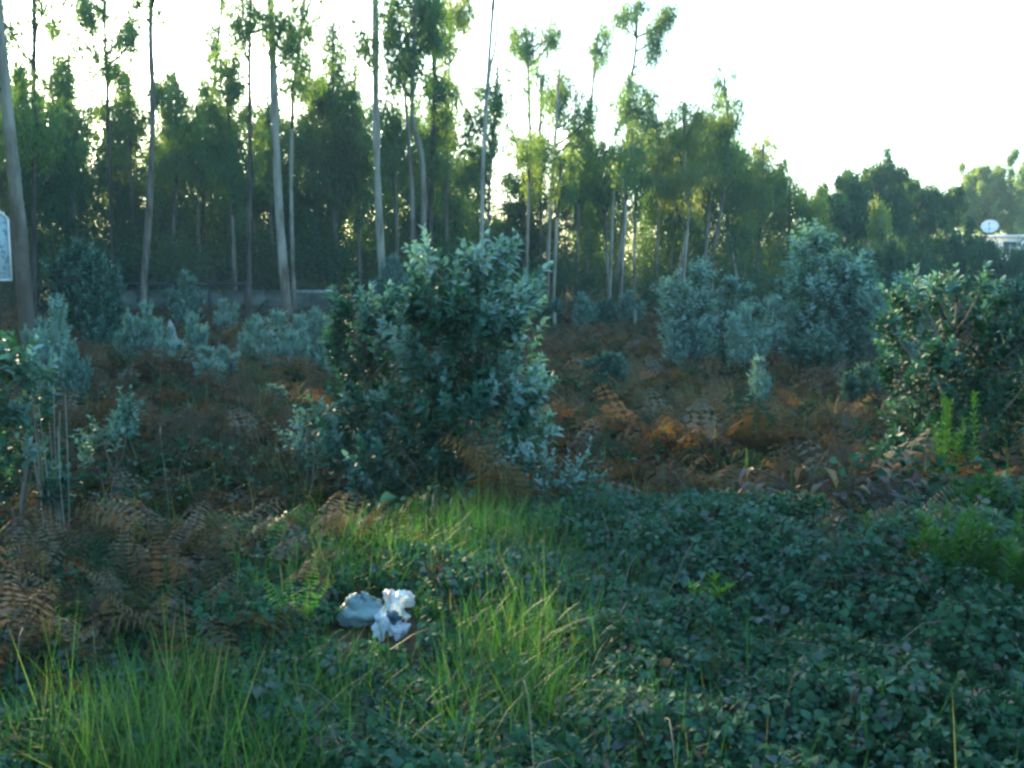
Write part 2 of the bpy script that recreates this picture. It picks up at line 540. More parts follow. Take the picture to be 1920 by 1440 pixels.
ptree('slimmer of the palest pair of trunks, with a wispy crown', 45, [(572, -60), (562, 60), (547, 160), (542, 300), (544, 420), (550, 560)], (6, 11), [(565, 20, 28, 26), (560, 70, 26, 26), (575, 120, 20, 30), (548, 170, 20, 24), (590, -30, 30, 20)], 'pale_bark', group=G1)
ptree('tall pale trunk just left of the big central bush', 41, [(704, -140), (705, 0), (706, 180), (708, 300), (712, 430), (720, 570)], (14, 19), [(690, -90, 60, 40), (680, 65, 14, 26), (675, 100, 20, 14)], 'pale_bark', group=G1)
ptree('forked tree with a bent grey stem and a dense crown above the central bush', 39, [(780, -40), (778, 60), (774, 190), (778, 245), (791, 290), (795, 370), (794, 480)], (9, 15),
      [(770, 20, 24, 26), (764, 66, 28, 30), (765, 110, 22, 26), (790, 40, 20, 30), (800, 10, 20, 26), (755, -20, 30, 26), (742, 130, 14, 26), (785, 130, 14, 20), (820, 60, 16, 30), (735, 90, 12, 20)],
      'grey_bark', second=[(756, 100), (760, 180), (766, 260), (772, 350), (775, 470)], group=G1, dens=1.25)
ptree('slender pale trunk behind the central bush, splitting in two near the top', 43, [(938, -110), (926, 0), (914, 160), (906, 300), (904, 400), (903, 520)], (7, 10),
      [(930, -70, 40, 30)], 'pale_bark', second=[(936, 0), (928, 90), (916, 150), (906, 330)], group=G1)

G2 = 'leafy eucalyptus trees making the front row of the wood'  # higher tint puts yellow sunlight into the leaf colour of the lit crowns
ptree('dark spreading tree behind the thickest trunk at far left', 46, [(22, 180), (30, 420)], (8, 14), [(15, 200, 40, 40), (10, 260, 50, 50), (60, 300, 60, 45), (20, 350, 70, 50), (90, 340, 40, 40)], group=G2, leafm='conifer', dens=1.4)
ptree('broad crowned tree second from left, its crown bulging over the dark wood', 50, [(125, 100), (130, 260), (140, 420)], (6, 12), [(120, 120, 22, 30), (118, 160, 34, 34), (130, 205, 36, 40), (112, 245, 30, 26), (150, 230, 22, 30), (95, 150, 14, 14), (140, 330, 46, 44)], group=G2, dens=1.2)
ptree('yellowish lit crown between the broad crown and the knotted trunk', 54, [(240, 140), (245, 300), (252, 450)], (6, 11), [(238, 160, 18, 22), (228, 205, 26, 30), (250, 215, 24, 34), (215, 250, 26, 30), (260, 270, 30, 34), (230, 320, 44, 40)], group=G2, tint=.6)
ptree('round domed crown with a yellow tip, right of the knotted trunk', 52, [(325, 140), (328, 300), (322, 470)], (5, 11), [(322, 150, 14, 18), (318, 178, 28, 24), (340, 200, 32, 28), (310, 215, 24, 26), (352, 238, 24, 22), (330, 290, 42, 44)], group=G2, dens=1.25)
ptree('dark blunt crowned tree left of the flat tufted trunk', 47, [(425, 110), (428, 250), (436, 430)], (6, 11), [(440, 112, 10, 14), (425, 145, 26, 24), (430, 180, 30, 28), (412, 225, 22, 34), (432, 260, 26, 30), (440, 320, 34, 40), (408, 280, 18, 26)], group=G2, dens=1.35)
ptree('thin sparse stem with isolated leaf tufts, tallest between the round crown and blunt crown', 55, [(417, -30), (414, 50), (402, 160), (380, 340)], (3, 6), [(416, 10, 7, 20), (388, 40, 6, 7), (386, 72, 7, 14), (403, 62, 6, 10), (403, 105, 12, 20), (386, 150, 5, 10), (383, 200, 8, 22)], group=G2, bark='dark_bark')
ptree('golden backlit crown hugging the bigger palest trunk', 52, [(503, 180), (506, 300), (510, 450)], (5, 10), [(505, 205, 20, 24), (492, 235, 18, 26), (512, 265, 26, 28), (496, 310, 28, 30), (520, 350, 34, 34)], group=G2, tint=.6)
ptree('narrow spire of dark foliage right of the slimmer palest trunk', 50, [(622, 45), (624, 200), (628, 420)], (5, 10), [(622, 75, 10, 22), (624, 115, 16, 26), (618, 155, 22, 28), (636, 185, 24, 26), (616, 225, 26, 30), (640, 262, 28, 30), (625, 320, 36, 44), (594, 195, 14, 30)], group=G2, leafm='conifer', dens=1.2, leaf=.24)
ptree('loose wispy tree standing between the two palest trunks and the dark spire', 56, [(580, 110), (586, 260), (590, 430)], (4, 8), [(585, 160, 16, 26), (572, 230, 20, 28), (600, 250, 18, 30), (580, 290, 28, 30)], group=G2, tint=.6, dens=.8)
ptree('tree with a small pointed top just left of the tall pale trunk by the bush', 49, [(664, 130), (666, 240), (672, 420)], (4, 9), [(664, 145, 8, 14), (656, 180, 14, 24), (650, 230, 24, 26), (676, 255, 26, 30), (660, 300, 30, 32), (655, 190, 16, 20)], group=G2, dens=1.1)
ptree('dusky crown between the tall pale trunk and the forked tree', 47, [(738, 205), (742, 320), (745, 470)], (5, 10), [(736, 230, 20, 20), (728, 262, 24, 26), (750, 275, 22, 28), (722, 190, 12, 22), (735, 320, 36, 34)], group=G2, dens=1.3)
ptree('tall column of dark foliage just right of the forked tree', 47, [(818, -30), (815, 120), (812, 260), (808, 450)], (6, 11), [(815, 20, 18, 26), (808, 80, 22, 30), (818, 140, 20, 28), (806, 180, 22, 26), (820, 215, 20, 26), (808, 260, 24, 30), (822, 295, 20, 24), (800, 330, 26, 30)], group=G2, dens=1.25, bark='dark_bark')
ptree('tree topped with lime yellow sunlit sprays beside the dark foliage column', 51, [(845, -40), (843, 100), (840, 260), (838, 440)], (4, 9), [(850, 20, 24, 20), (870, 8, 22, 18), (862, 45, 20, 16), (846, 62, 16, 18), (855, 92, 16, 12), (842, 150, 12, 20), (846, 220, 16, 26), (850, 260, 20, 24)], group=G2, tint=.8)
ptree('drooping crown hanging behind the slender leaning trunk', 46, [(934, 120), (926, 240), (916, 400)], (4, 8), [(928, 165, 16, 20), (936, 190, 14, 26), (920, 210, 18, 24), (900, 225, 20, 22), (932, 250, 12, 20), (905, 300, 22, 30), (880, 285, 18, 26), (885, 340, 26, 26)], group=G2, dens=1.1)
ptree('isolated pair of airy leaf tufts on a bare stem against the white sky', 58, [(985, 55), (990, 110), (994, 250), (1000, 450)], (3, 7), [(965, 80, 18, 16), (985, 92, 24, 16), (1000, 60, 10, 12), (978, 66, 16, 10), (1036, 75, 10, 20), (1048, 62, 10, 22), (1024, 72, 10, 10), (955, 135, 10, 8), (990, 110, 12, 10)], group=G2)
ptree('slim tree with a double tuft crown, left of the gap beside the tall sparse tree', 53, [(1018, 140), (1012, 260), (1014, 420), (1016, 600)], (4, 9), [(1020, 175, 18, 24), (1012, 145, 10, 12), (1026, 195, 14, 16), (1004, 285, 22, 30), (1022, 300, 20, 28), (1010, 260, 14, 18), (985, 300, 18, 28), (1000, 345, 28, 26)], group=G2)
ptree('slim pale stem with a bushy top and golden hanging leaves', 49, [(1048, 140), (1043, 230), (1036, 320), (1029, 440), (1025, 600)], (5, 10), [(1052, 160, 14, 20), (1060, 185, 18, 20), (1048, 200, 12, 18), (1080, 215, 14, 16), (1100, 225, 16, 22), (1094, 262, 14, 22), (1084, 250, 10, 22)], bark='pale_bark', group=G2, tint=.55)
ptree('pointed green crown right of the slim pale bushy topped stem', 55, [(1098, 200), (1096, 330), (1084, 450), (1078, 560)], (4, 9), [(1102, 255, 14, 22), (1098, 300, 22, 26), (1078, 320, 22, 26), (1112, 330, 20, 28), (1092, 370, 34, 34)], group=G2)
ptree('faint thin tree with two airy puffs below the top of the tall sparse tree', 62, [(1122, 60), (1114, 140), (1106, 240), (1098, 400)], (2, 6), [(1122, 68, 14, 10), (1138, 72, 8, 12), (1112, 98, 12, 10), (1128, 105, 10, 12), (1118, 120, 8, 8)], group=G2, bark='pale_bark')
ptree('tallest sparse tree against the open white sky, spreading two leafy arms', 57, [(1198, -10), (1192, 100), (1182, 170), (1174, 330), (1166, 470), (1160, 590)], (3, 9), [(1190, 12, 16, 14), (1160, 35, 20, 10), (1180, 30, 16, 10), (1245, 38, 18, 14), (1240, 62, 18, 18), (1226, 88, 12, 18), (1222, 112, 8, 14), (1258, 35, 10, 16)], group=G2, bark='grey_bark', dens=1.1)
ptree('leafy tree filling below the tallest sparse tree, its tip pale green', 53, [(1178, 140), (1176, 260), (1168, 420), (1146, 580)], (4, 9), [(1176, 160, 14, 20), (1168, 190, 18, 22), (1192, 205, 20, 24), (1215, 200, 14, 24), (1200, 240, 26, 24), (1222, 265, 28, 28), (1196, 300, 24, 26), (1228, 180, 8, 16), (1236, 312, 30, 30)], group=G2, bark='pale_bark')
ptree('small pointed crown left of the dark leafless gap under the white sky', 50, [(1132, 270), (1134, 380), (1140, 560)], (4, 9), [(1132, 288, 10, 18), (1128, 320, 22, 24), (1146, 342, 22, 24), (1118, 352, 26, 26)], group=G2, dens=1.1)
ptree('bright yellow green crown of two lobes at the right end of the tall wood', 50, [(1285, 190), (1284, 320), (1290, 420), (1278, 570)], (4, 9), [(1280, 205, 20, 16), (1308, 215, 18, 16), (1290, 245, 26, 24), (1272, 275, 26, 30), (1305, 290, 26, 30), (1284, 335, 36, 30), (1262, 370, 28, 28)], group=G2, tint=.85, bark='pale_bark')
ptree('narrow drooping tower of foliage, last tall tree before the open sky', 52, [(1360, 140), (1366, 240), (1358, 360), (1338, 480)], (4, 8), [(1353, 158, 14, 16), (1366, 190, 14, 24), (1375, 225, 9, 22), (1360, 245, 16, 20), (1352, 275, 22, 22), (1370, 292, 18, 20), (1340, 320, 26, 28), (1376, 330, 20, 26)], group=G2, tint=.65)
ptree('short tree with a forked wispy top where the wood steps down', 54, [(1430, 270), (1428, 350), (1420, 520)], (3, 7), [(1424, 285, 7, 18), (1444, 290, 8, 22), (1416, 310, 10, 14), (1438, 330, 22, 18), (1405, 345, 22, 24), (1456, 360, 24, 28), (1430, 385, 34, 28)], group=G2, tint=.75)
ptree('low rounded golden tree ending the wood beside the dark pines', 55, [(1486, 335), (1484, 420), (1480, 540)], (3, 7), [(1480, 348, 18, 14), (1470, 372, 22, 22), (1494, 378, 22, 24), (1506, 400, 18, 24), (1478, 415, 32, 28)], group=G2, tint=.8)
print('front trees done')

# slim pale stems low in the right half of the wood
G3 = 'slim pale stems low in the right half of the wood'
for (x0, y0, x1, y1, D, lab) in ((1085, 420, 1082, 545, 52, 'slim pale stem straight above the left small blue sapling'),
                                 (1148, 440, 1142, 585, 48, 'slim pale stem leftmost of the close pair by the right stake'),
                                 (1172, 400, 1162, 590, 47, 'slim pale stem rightmost of the close pair by the right stake'),
                                 (1190, 420, 1188, 590, 50, 'slim pale stem directly above the right wooden stake'),
                                 (1236, 420, 1228, 560, 54, 'slim pale stem nearest left of the silvery thicket'),
                                 (1262, 400, 1256, 540, 56, 'slim stem over the left shoulder of the silvery thicket'),
                                 (1298, 370, 1272, 520, 52, 'pale stem leaning right above the silvery thicket'),
                                 (1332, 380, 1322, 490, 53, 'pale stem leaning slightly behind the silvery thicket'),
                                 (990, 420, 985, 600, 48, 'slim pale stem close to the right flank of the central bush'),
                                 (1044, 430, 1036, 600, 46, 'slim pale stem behind the left wooden stake')):
    ptree(lab, D, [(x0 - (x1 - x0) * 1.0, y0 - 130), (x0, y0), (x1, y1)], (4, 8), [(x0 - (x1 - x0) + rnd.uniform(-8, 8), y0 - 130, 20, 26), (x0 + 8, y0 - 80, 22, 24)], 'pale_bark', group=G3, tint=.6)


# background rows: prototypes copied
def bg_tree(seed, h, leafm, label, r0=1.5, n=3200, leaf=.30, tint=.45):
    r = np.random.default_rng(seed)
    R = root('eucalyptus_tree', (0, 0, 0), label, 'tree')
    a = Acc()
    lean = r.normal(0, .35, 2)
    tp = np.array([[0, 0, -.2], [lean[0] * .3, lean[1] * .3, h * .3], [lean[0] * .5, lean[1] * .9, h * .62], [lean[0], lean[1], h * .97]])
    sp = spline(tp, 12)
    a.tube(sp, np.linspace(.14, .03, 12), 6)
    a.obj('trunk', M['pale_bark'] if seed % 2 else M['grey_bark'], R, smooth=True)
    c, b = Acc(), Acc()
    K = 13
    for k in range(K):
        t = .30 + .70 * (k + r.uniform(0, 1)) / K
        rad = r0 * (1.1 - .75 * t) * r.uniform(.7, 1.3)
        an = r.uniform(0, 6.28)
        off = rad * .7
        i = np.argmin(np.abs(sp[:, 2] - h * t))
        C = sp[i] + np.array([math.cos(an) * off, math.sin(an) * off, .2])
        crown_leaves(c, C, (rad * .8, rad * .8, rad * 1.0), n // K, leaf=leaf, tint=tint, sub=.36, r=r)
        st = sp[max(0, i - 1)]
        b.tube([st, (st + C) / 2 + [0, 0, -.1], C], [.035, .022, .01], 4, cap=False)
    b.obj('branches', M['dark_bark'], R, smooth=True)['kind'] = 'stuff'
    c.obj('crown', M[leafm], R)
    return R


protos = [bg_tree(50 + k, 12, 'gum' if k % 3 else 'conifer', 'tmp', r0=1.9 + .3 * (k % 3), n=7000, tint=.35 + .08 * (k % 4)) for k in range(6)]
proto_used = [False] * 6


def skyline(px):
    xs_ = [-400, 0, 60, 120, 175, 240, 300, 340, 385, 430, 465, 520, 570, 630, 690, 760, 830, 870, 950, 1000, 1040, 1100, 1160, 1230, 1300, 1370, 1440, 1520, 1560]
    ys_ = [120, 170, 210, 210, 270, 240, 290, 220, 290, 240, 280, 240, 230, 220, 250, 240, 230, 340, 350, 310, 360, 300, 340, 270, 260, 280, 340, 390, 430]
    return float(np.interp(px, xs_, ys_))


zones = [(-2000, 0, 'dark tree of the wood beyond the left edge, shading the clearing'),
         (0, 130, 'dark tree deep in the wood just right of the thickest trunk'),
         (130, 270, 'dark tree deep in the wood just left of the knotted trunk'),
         (270, 380, 'dark tree deep in the wood under the round domed crown'),
         (380, 520, 'dark tree deep in the wood just left of the palest pair'),
         (520, 640, 'dark tree deep in the wood above the white barrier rail'),
         (640, 760, 'dark tree deep in the wood behind the tall pale trunk by the bush'),
         (760, 870, 'dark tree deep in the wood behind the forked tree'),
         (870, 1000, 'dark tree deep in the wood behind the right top of the central bush'),
         (1000, 1120, 'dark tree deep in the wood above the left wooden stake'),
         (1120, 1260, 'dark tree deep in the wood above the right wooden stake'),
         (1260, 1380, 'dark tree deep in the wood behind the left end of the silvery thicket'),
         (1380, 1480, 'dark tree in the wood where it steps down towards the open sky'),
         (1480, 2400, 'dark tree at the low right end of the wood behind the largest silvery sapling')]


def zone(px):
    for a_, b_, l_ in zones:
        if a_ <= px < b_:
            return l_
    return zones[-1][2]


cnt = 0


def place_bg(px, D, top, wscale=1.0, x=None):
    global cnt
    if x is None:
        x = (px - 960) / F * D
    z = Hs(x, D)
    tp = P(px, top, D)[2] if top is not None else None
    h = (tp - z) if tp is not None else rnd.uniform(17, 22)
    k = rnd.randrange(6)
    s = h / 12
    w = wscale * rnd.uniform(.8, 1.15) * (.55 + .45 * s)
    lab = zone(px)
    args = dict(loc=(x, D, z), rz=rnd.uniform(0, 6.28), sc=(w, w, s))
    if not proto_used[k]:
        proto_used[k] = True
        o = protos[k]
        o.location = args['loc']; o.rotation_euler = (0, 0, args['rz']); o.scale = args['sc']
        o['label'] = lab; o['group'] = 'trees filling the dark depth of the wood'
    else:
        copy_tree(protos[k], label=lab, group='trees filling the dark depth of the wood', **args)
    cnt += 1


for D0, n_, dy in ((56, 38, 0), (63, 38, 25), (72, 34, 45)):
    for i in range(n_):
        px = -60 + (1620 / n_) * (i + rnd.uniform(.1, .9))
        if px > 940 and (i % 3 != 0) and D0 > 60:
            continue
        if px <= 940 and (i % 3 == 0) and D0 > 60:
            continue
        top = skyline(px) + rnd.uniform(-60, 110) * (1 if px < 960 else .5) + dy * .5
        place_bg(px, D0 + rnd.uniform(-2.5, 2.5), top)
# the wood goes on to the left beyond the frame
for i in range(48):
    while True:
        x = rnd.uniform(-62, -13); y = rnd.uniform(4, 66)
        if x < -.60 * y - 7:
            break
    px = 960 + F * x / y
    place_bg(min(px, -1), y, None, 1.35, x=x)
print('background trees', cnt)


# understory shrubs closing the foot of the wood
def under_bush(seed, leafm, label):
    r = np.random.default_rng(seed)
    R = root('undergrowth_shrub', (0, 0, 0), label, 'shrub')
    a = Acc()
    c = Acc()
    for k in range(9):
        an = r.uniform(0, 6.28); rr = r.uniform(0, 1.0); z = r.uniform(.5, 2.9) * (1.15 - rr * .45)
        C = np.array([math.cos(an) * rr, math.sin(an) * rr, z])
        crown_leaves(c, C, (.75, .75, .7), 330, leaf=.22, tint=.35, sub=.3, r=r, droop=.3)
        a.tube(spline([[0, 0, -.1], [C[0] * .4, C[1] * .4, z * .5], C], 5), [.04, .035, .03, .02, .01], 5, cap=False)
    a.obj('stems', M['dark_bark'], R, smooth=True)
    c.obj('foliage', M[leafm], R)
    return R


ub = [under_bush(80 + k, ('conifer', 'gum', 'conifer', 'gum')[k], 'tmp') for k in range(4)]
ub_used = [False] * 4
uz = [(-2000, 280, 'dark shrub at the foot of the wood left of the knotted trunk'), (280, 720, 'dark shrub at the foot of the wood behind the grey wall'),
      (720, 1040, 'dark shrub at the foot of the wood behind the central bush'), (1040, 3000, 'dark shrub at the foot of the wood right of the left stake')]
for D0, n_, hh in ((52, 30, 1.0), (60, 30, 1.25), (70, 34, 1.7)):
    for i in range(n_):
        px = -100 + 1760 / n_ * (i + rnd.uniform(0, 1))
        D = D0 + rnd.uniform(-3, 3)
        x = (px - 960) / F * D
        k = rnd.randrange(4)
        s = hh * rnd.uniform(.75, 1.15) * (.72 if px > 960 else 1)
        lab = [l for a_, b_, l in uz if a_ <= px < b_][0]
        kw = dict(loc=(x, D, Hs(x, D)), rz=rnd.uniform(0, 6.28), sc=(s * 1.15, s * 1.15, s))
        if not ub_used[k]:
            ub_used[k] = True
            o = ub[k]; o.location = kw['loc']; o.rotation_euler = (0, 0, kw['rz']); o.scale = kw['sc']; o['label'] = lab; o['group'] = 'dark shrubs at the foot of the wood'
        else:
            copy_tree(ub[k], label=lab, group='dark shrubs at the foot of the wood', **kw)

# darker trees beyond the wood on the right
G4 = 'dark trees at right between the wood and the white house'  # the sunlit ones have sunlight painted in by a raised leaf tint


def far_tree(label, D, base_x, clumps, leafm='conifer', tint=.4, proto=HANG, name='evergreen_tree', dens=1.6, droop=.2):
    trunk = [(base_x, min(c[1] for c in clumps) + 10), (base_x, 480), (base_x, 540)]
    return ptree(label, D, trunk, (4, 12), clumps, 'dark_bark', dens=dens, tint=tint, leafm=leafm, group=G4, name=name, leaf=.30, wleaf=1.4)


far_tree('spiky dark tree with the highest tip, left of the lower rounded one', 66, 1650, [(1654, 330, 16, 16), (1648, 355, 26, 22), (1672, 345, 12, 16), (1620, 365, 22, 24), (1640, 395, 36, 30), (1668, 395, 26, 30), (1622, 430, 34, 30), (1660, 450, 40, 36), (1612, 350, 8, 14)])
far_tree('dark sloping tree joined to the low golden tree', 62, 1570, [(1590, 362, 16, 18), (1572, 385, 22, 22), (1546, 392, 20, 22), (1600, 400, 24, 26), (1560, 425, 36, 30), (1590, 460, 38, 34), (1530, 440, 26, 34), (1606, 365, 10, 14)])
far_tree('lower rounded dark tree right of the spiky one', 70, 1740, [(1745, 368, 18, 14), (1730, 385, 24, 20), (1760, 390, 22, 22), (1740, 420, 36, 28), (1768, 430, 20, 30), (1720, 450, 34, 32), (1765, 470, 24, 30), (1702, 360, 8, 16), (1700, 395, 18, 24)])
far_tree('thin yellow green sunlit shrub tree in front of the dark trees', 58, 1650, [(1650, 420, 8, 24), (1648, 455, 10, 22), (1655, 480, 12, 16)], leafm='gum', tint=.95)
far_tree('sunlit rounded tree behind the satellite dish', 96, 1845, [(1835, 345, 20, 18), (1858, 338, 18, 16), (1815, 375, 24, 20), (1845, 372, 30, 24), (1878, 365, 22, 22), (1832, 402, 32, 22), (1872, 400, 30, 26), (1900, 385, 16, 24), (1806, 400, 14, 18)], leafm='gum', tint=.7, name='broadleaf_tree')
far_tree('tree cut off by the right edge of the photo, taller than the sunlit rounded tree', 92, 1935, [(1925, 325, 14, 20), (1940, 350, 26, 30), (1915, 365, 14, 20), (1935, 400, 30, 30), (1970, 350, 30, 40)], leafm='gum', tint=.55, name='broadleaf_tree')
far_tree('dark rounded bush in front of the white house', 60, 1795, [(1785, 452, 22, 20), (1806, 474, 26, 18), (1780, 480, 26, 26), (1840, 488, 30, 16), (1880, 496, 40, 18), (1925, 495, 30, 20), (1830, 520, 50, 26)], name='dark_bush')
far_tree('low dark thicket tree behind the pair of silvery saplings at right', 55, 1640, [(1620, 500, 40, 28), (1660, 500, 34, 30), (1690, 520, 34, 28), (1720, 500, 34, 24), (1560, 500, 40, 30)], name='dark_bush')
print('far trees done')


# ------------------------------------------------------------------ eucalyptus saplings
def shoot_leaves(B, Dr, L, pairs, leafL, tintS, r):
    """decussate leaf pairs along shoots; returns R, S, P, tint"""
    n = len(B)
    Dr = norm(Dr)
    ref = np.where(np.abs(Dr[:, 2:3]) < .9, np.array([[0, 0, 1.]]), np.array([[1., 0, 0]]))
    u = norm(np.cross(Dr, ref)); v = np.cross(Dr, u)
    a0 = r.uniform(0, 6.28, n)
    Rs, Ss, Ps, Ts = [], [], [], []
    bend = np.array([0, 0, .25])
    for j in range(pairs):
        t = (j + .6) / pairs
        pos = B + (Dr * L[:, None]) * t + bend * (L[:, None] * t * t) * .5
        for s in (0, 1):
            a = a0 + j * 1.57 + s * math.pi + r.normal(0, .25, n)
            e = np.cos(a)[:, None] * u + np.sin(a)[:, None] * v
            d = e * (1 - .55 * t) + Dr * (.35 + .6 * t) + np.array([0, 0, -.12]) + r.normal(0, .12, (n, 3))
            Rs.append(frames(d, Dr + np.array([0, 0, .4]) + r.normal(0, .2, (n, 3))))
            sz = leafL * (1 - .5 * t ** 3) * (.72 + .28 * min(1, 3 * t)) * r.uniform(.75, 1.2, n)
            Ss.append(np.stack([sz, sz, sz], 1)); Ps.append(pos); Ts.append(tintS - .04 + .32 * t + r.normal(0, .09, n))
    return np.concatenate(Rs), np.concatenate(Ss), np.concatenate(Ps), np.concatenate(Ts)


LEAF_TINTS = [.08, .24, .40, .56, .72, .88]
leaf_meshes = []
for tv in LEAF_TINTS:
    a = Acc(); a.add(OVATE[0], OVATE[1], tv); leaf_meshes.append(a.mesh('leaf', M['glauc']))


def near_sapling(name, label, cat, D, base_px, clumps, leafL=.125, dens=1.0, singles=300, group=None, tint0=.42, seed=1, stem_w=.03, lean=0, depth=.45, squeeze=1.0):
    """clumps: (px, py, rx, ry, tint) shoots fill each clump; stems join them to the foot"""
    r = np.random.default_rng(seed)
    bx = (base_px - 960) / F * D
    base = np.array([bx, D, Hs(bx, D)])
    Rt = root(name, base, label, cat, group)
    s = D / F
    st = Acc()
    allR, allS, allP, allT = [], [], [], []
    tops = sorted(clumps, key=lambda c: c[1])
    cx = np.mean([c[0] for c in tops[:2]])
    topP = P(cx, tops[0][1] + 30, D)
    main = spline([base - [0, 0, .1], base * .7 + topP * .3 + r.normal(0, .04, 3), base * .3 + topP * .7 + r.normal(0, .04, 3), topP], 10)
    st.tube(main, np.linspace(stem_w, .006, 10), 7)
    midx = np.mean([c[0] for c in clumps])
    for (px, py, rx, ry, tn) in clumps:
        px = base_px + (px - base_px) * squeeze
        wx_ = .92 if py < 600 else 1.12
        rx *= wx_; ry *= 1.2
        py += 42 * max(0.0, min(1.0, (640 - py) / 160))
        dy = r.normal(0, depth * .5) - .1
        C = P(px, py, D + dy)
        rr = np.array([rx * s, max(rx * s, .15) * .9, ry * s])
        n = max(5, int(dens * 210 * (rx * s * ry * s) + 4))
        B = C + rdir(n, r) * (r.random((n, 1)) ** .5) * rr * .85 - np.array([0, 0, .07])
        out = B - np.array([base[0], base[1], 0]); out[:, 2] = 0
        dr = norm(out + 1e-5) * .55 + np.array([0, 0, .9]) + r.normal(0, .28, (n, 3))
        L = r.uniform(.16, .36, n)
        q = shoot_leaves(B, dr, L, 6, leafL, tn + r.normal(0, .15, n), r)
        allR.append(q[0]); allS.append(q[1]); allP.append(q[2]); allT.append(q[3])
        i = np.argmin(np.abs(main[:, 2] - (C[2] - .35 - abs(C[0] - main[:, 0].mean()) * .5)))
        st.tube(spline([main[i], (main[i] + C) / 2 + [0, 0, -.06], C], 5), np.linspace(.014, .006, 5), 5, cap=False)
        nd = norm(dr)
        for k in range(n):
            st.tube([C, B[k], B[k] + nd[k] * L[k] + [0, 0, .12 * L[k]]], [.005, .004, .002], 3, cap=False)
    st.obj('stem', M['grey_bark'], Rt, smooth=True)
    Rm, Sm, Pm, Tm = map(np.concatenate, (allR, allS, allP, allT))
    # the largest-showing leaves are parts of their own, the rest one mass
    n = len(Pm)
    facing = np.abs(Rm[:, 1, 2]) + .3
    score = Sm[:, 1] * facing / np.maximum(Pm[:, 1], 1) ** 3 * r.uniform(.8, 1.2, n)
    order = np.argsort(-score)
    sel = order[:singles]; rest = order[singles:]
    c = Acc(); c.inst(OVATE, Rm[rest], Sm[rest], Pm[rest], np.clip(Tm[rest], 0, 1))
    f = c.obj('foliage', M['glauc'], Rt); f['kind'] = 'stuff'
    for i in sel:
        k = int(np.clip((Tm[i] - .08) / .16 + .5, 0, 5))
        o = bpy.data.objects.new('leaf', leaf_meshes[k])
        m = Matrix.Identity(4)
        for a_ in range(3):
            for b_ in range(3):
                m[a_][b_] = Rm[i][a_][b_] * Sm[i][b_]
            m[a_][3] = Pm[i][a_] - base[a_]
        o.parent = Rt
        o.matrix_local = m
        col.objects.link(o)
    return Rt


C_MAIN = [(800, 480, 20, 26, 0.77), (880, 478, 20, 24, 0.82), (936, 470, 18, 30, 0.89), (840, 500, 36, 26, 0.42), (905, 520, 40, 30, 0.57), (790, 525, 36, 28, 0.32),  # right-hand tips are tinted lighter to paint in light from the open sky
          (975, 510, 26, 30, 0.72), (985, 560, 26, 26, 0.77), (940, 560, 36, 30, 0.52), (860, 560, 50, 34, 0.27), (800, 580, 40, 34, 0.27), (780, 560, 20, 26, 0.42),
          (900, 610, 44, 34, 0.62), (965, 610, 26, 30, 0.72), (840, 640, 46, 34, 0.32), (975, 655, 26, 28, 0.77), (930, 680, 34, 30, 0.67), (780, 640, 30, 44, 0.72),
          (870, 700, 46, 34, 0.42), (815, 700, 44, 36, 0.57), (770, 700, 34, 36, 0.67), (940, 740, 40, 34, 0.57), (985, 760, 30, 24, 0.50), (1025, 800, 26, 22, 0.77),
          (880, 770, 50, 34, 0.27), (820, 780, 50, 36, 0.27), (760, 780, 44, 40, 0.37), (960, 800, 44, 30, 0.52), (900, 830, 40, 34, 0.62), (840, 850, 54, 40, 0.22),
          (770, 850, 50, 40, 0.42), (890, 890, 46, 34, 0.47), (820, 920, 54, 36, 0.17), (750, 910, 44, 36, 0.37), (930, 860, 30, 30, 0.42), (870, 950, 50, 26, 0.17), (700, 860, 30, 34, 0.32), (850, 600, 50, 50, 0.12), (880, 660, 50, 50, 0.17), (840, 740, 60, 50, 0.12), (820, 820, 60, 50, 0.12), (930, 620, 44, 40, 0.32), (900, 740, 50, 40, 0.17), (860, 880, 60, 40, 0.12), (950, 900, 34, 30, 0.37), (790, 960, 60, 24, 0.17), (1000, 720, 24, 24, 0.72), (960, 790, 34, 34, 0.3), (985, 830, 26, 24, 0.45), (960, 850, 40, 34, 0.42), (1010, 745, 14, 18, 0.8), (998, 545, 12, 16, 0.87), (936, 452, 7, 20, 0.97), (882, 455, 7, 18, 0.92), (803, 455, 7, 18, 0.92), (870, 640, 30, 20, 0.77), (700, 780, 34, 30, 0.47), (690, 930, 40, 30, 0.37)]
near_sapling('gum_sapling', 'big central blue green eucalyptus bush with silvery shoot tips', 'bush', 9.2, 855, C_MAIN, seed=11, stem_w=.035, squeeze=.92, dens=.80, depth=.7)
C_L = [(690, 560, 30, 26, 0.66), (655, 570, 26, 24, 0.41), (725, 580, 20, 24, 0.56), (660, 615, 40, 32, 0.36), (710, 625, 36, 32, 0.46), (650, 665, 34, 30, 0.26), (700, 680, 40, 34, 0.16),
       (755, 620, 20, 26, 0.66), (765, 660, 20, 30, 0.71), (670, 725, 36, 32, 0.11), (715, 745, 40, 34, 0.36), (660, 775, 36, 30, 0.21), (640, 820, 30, 30, 0.31), (690, 820, 40, 32, 0.36), (650, 870, 36, 30, 0.26), (700, 900, 40, 30, 0.26), (610, 800, 20, 22, 0.36)]
near_sapling('gum_sapling', 'greener eucalyptus bush leaning against the left side of the big central bush', 'bush', 10.0, 690, C_L, seed=12, dens=1.0, singles=200, depth=.5)
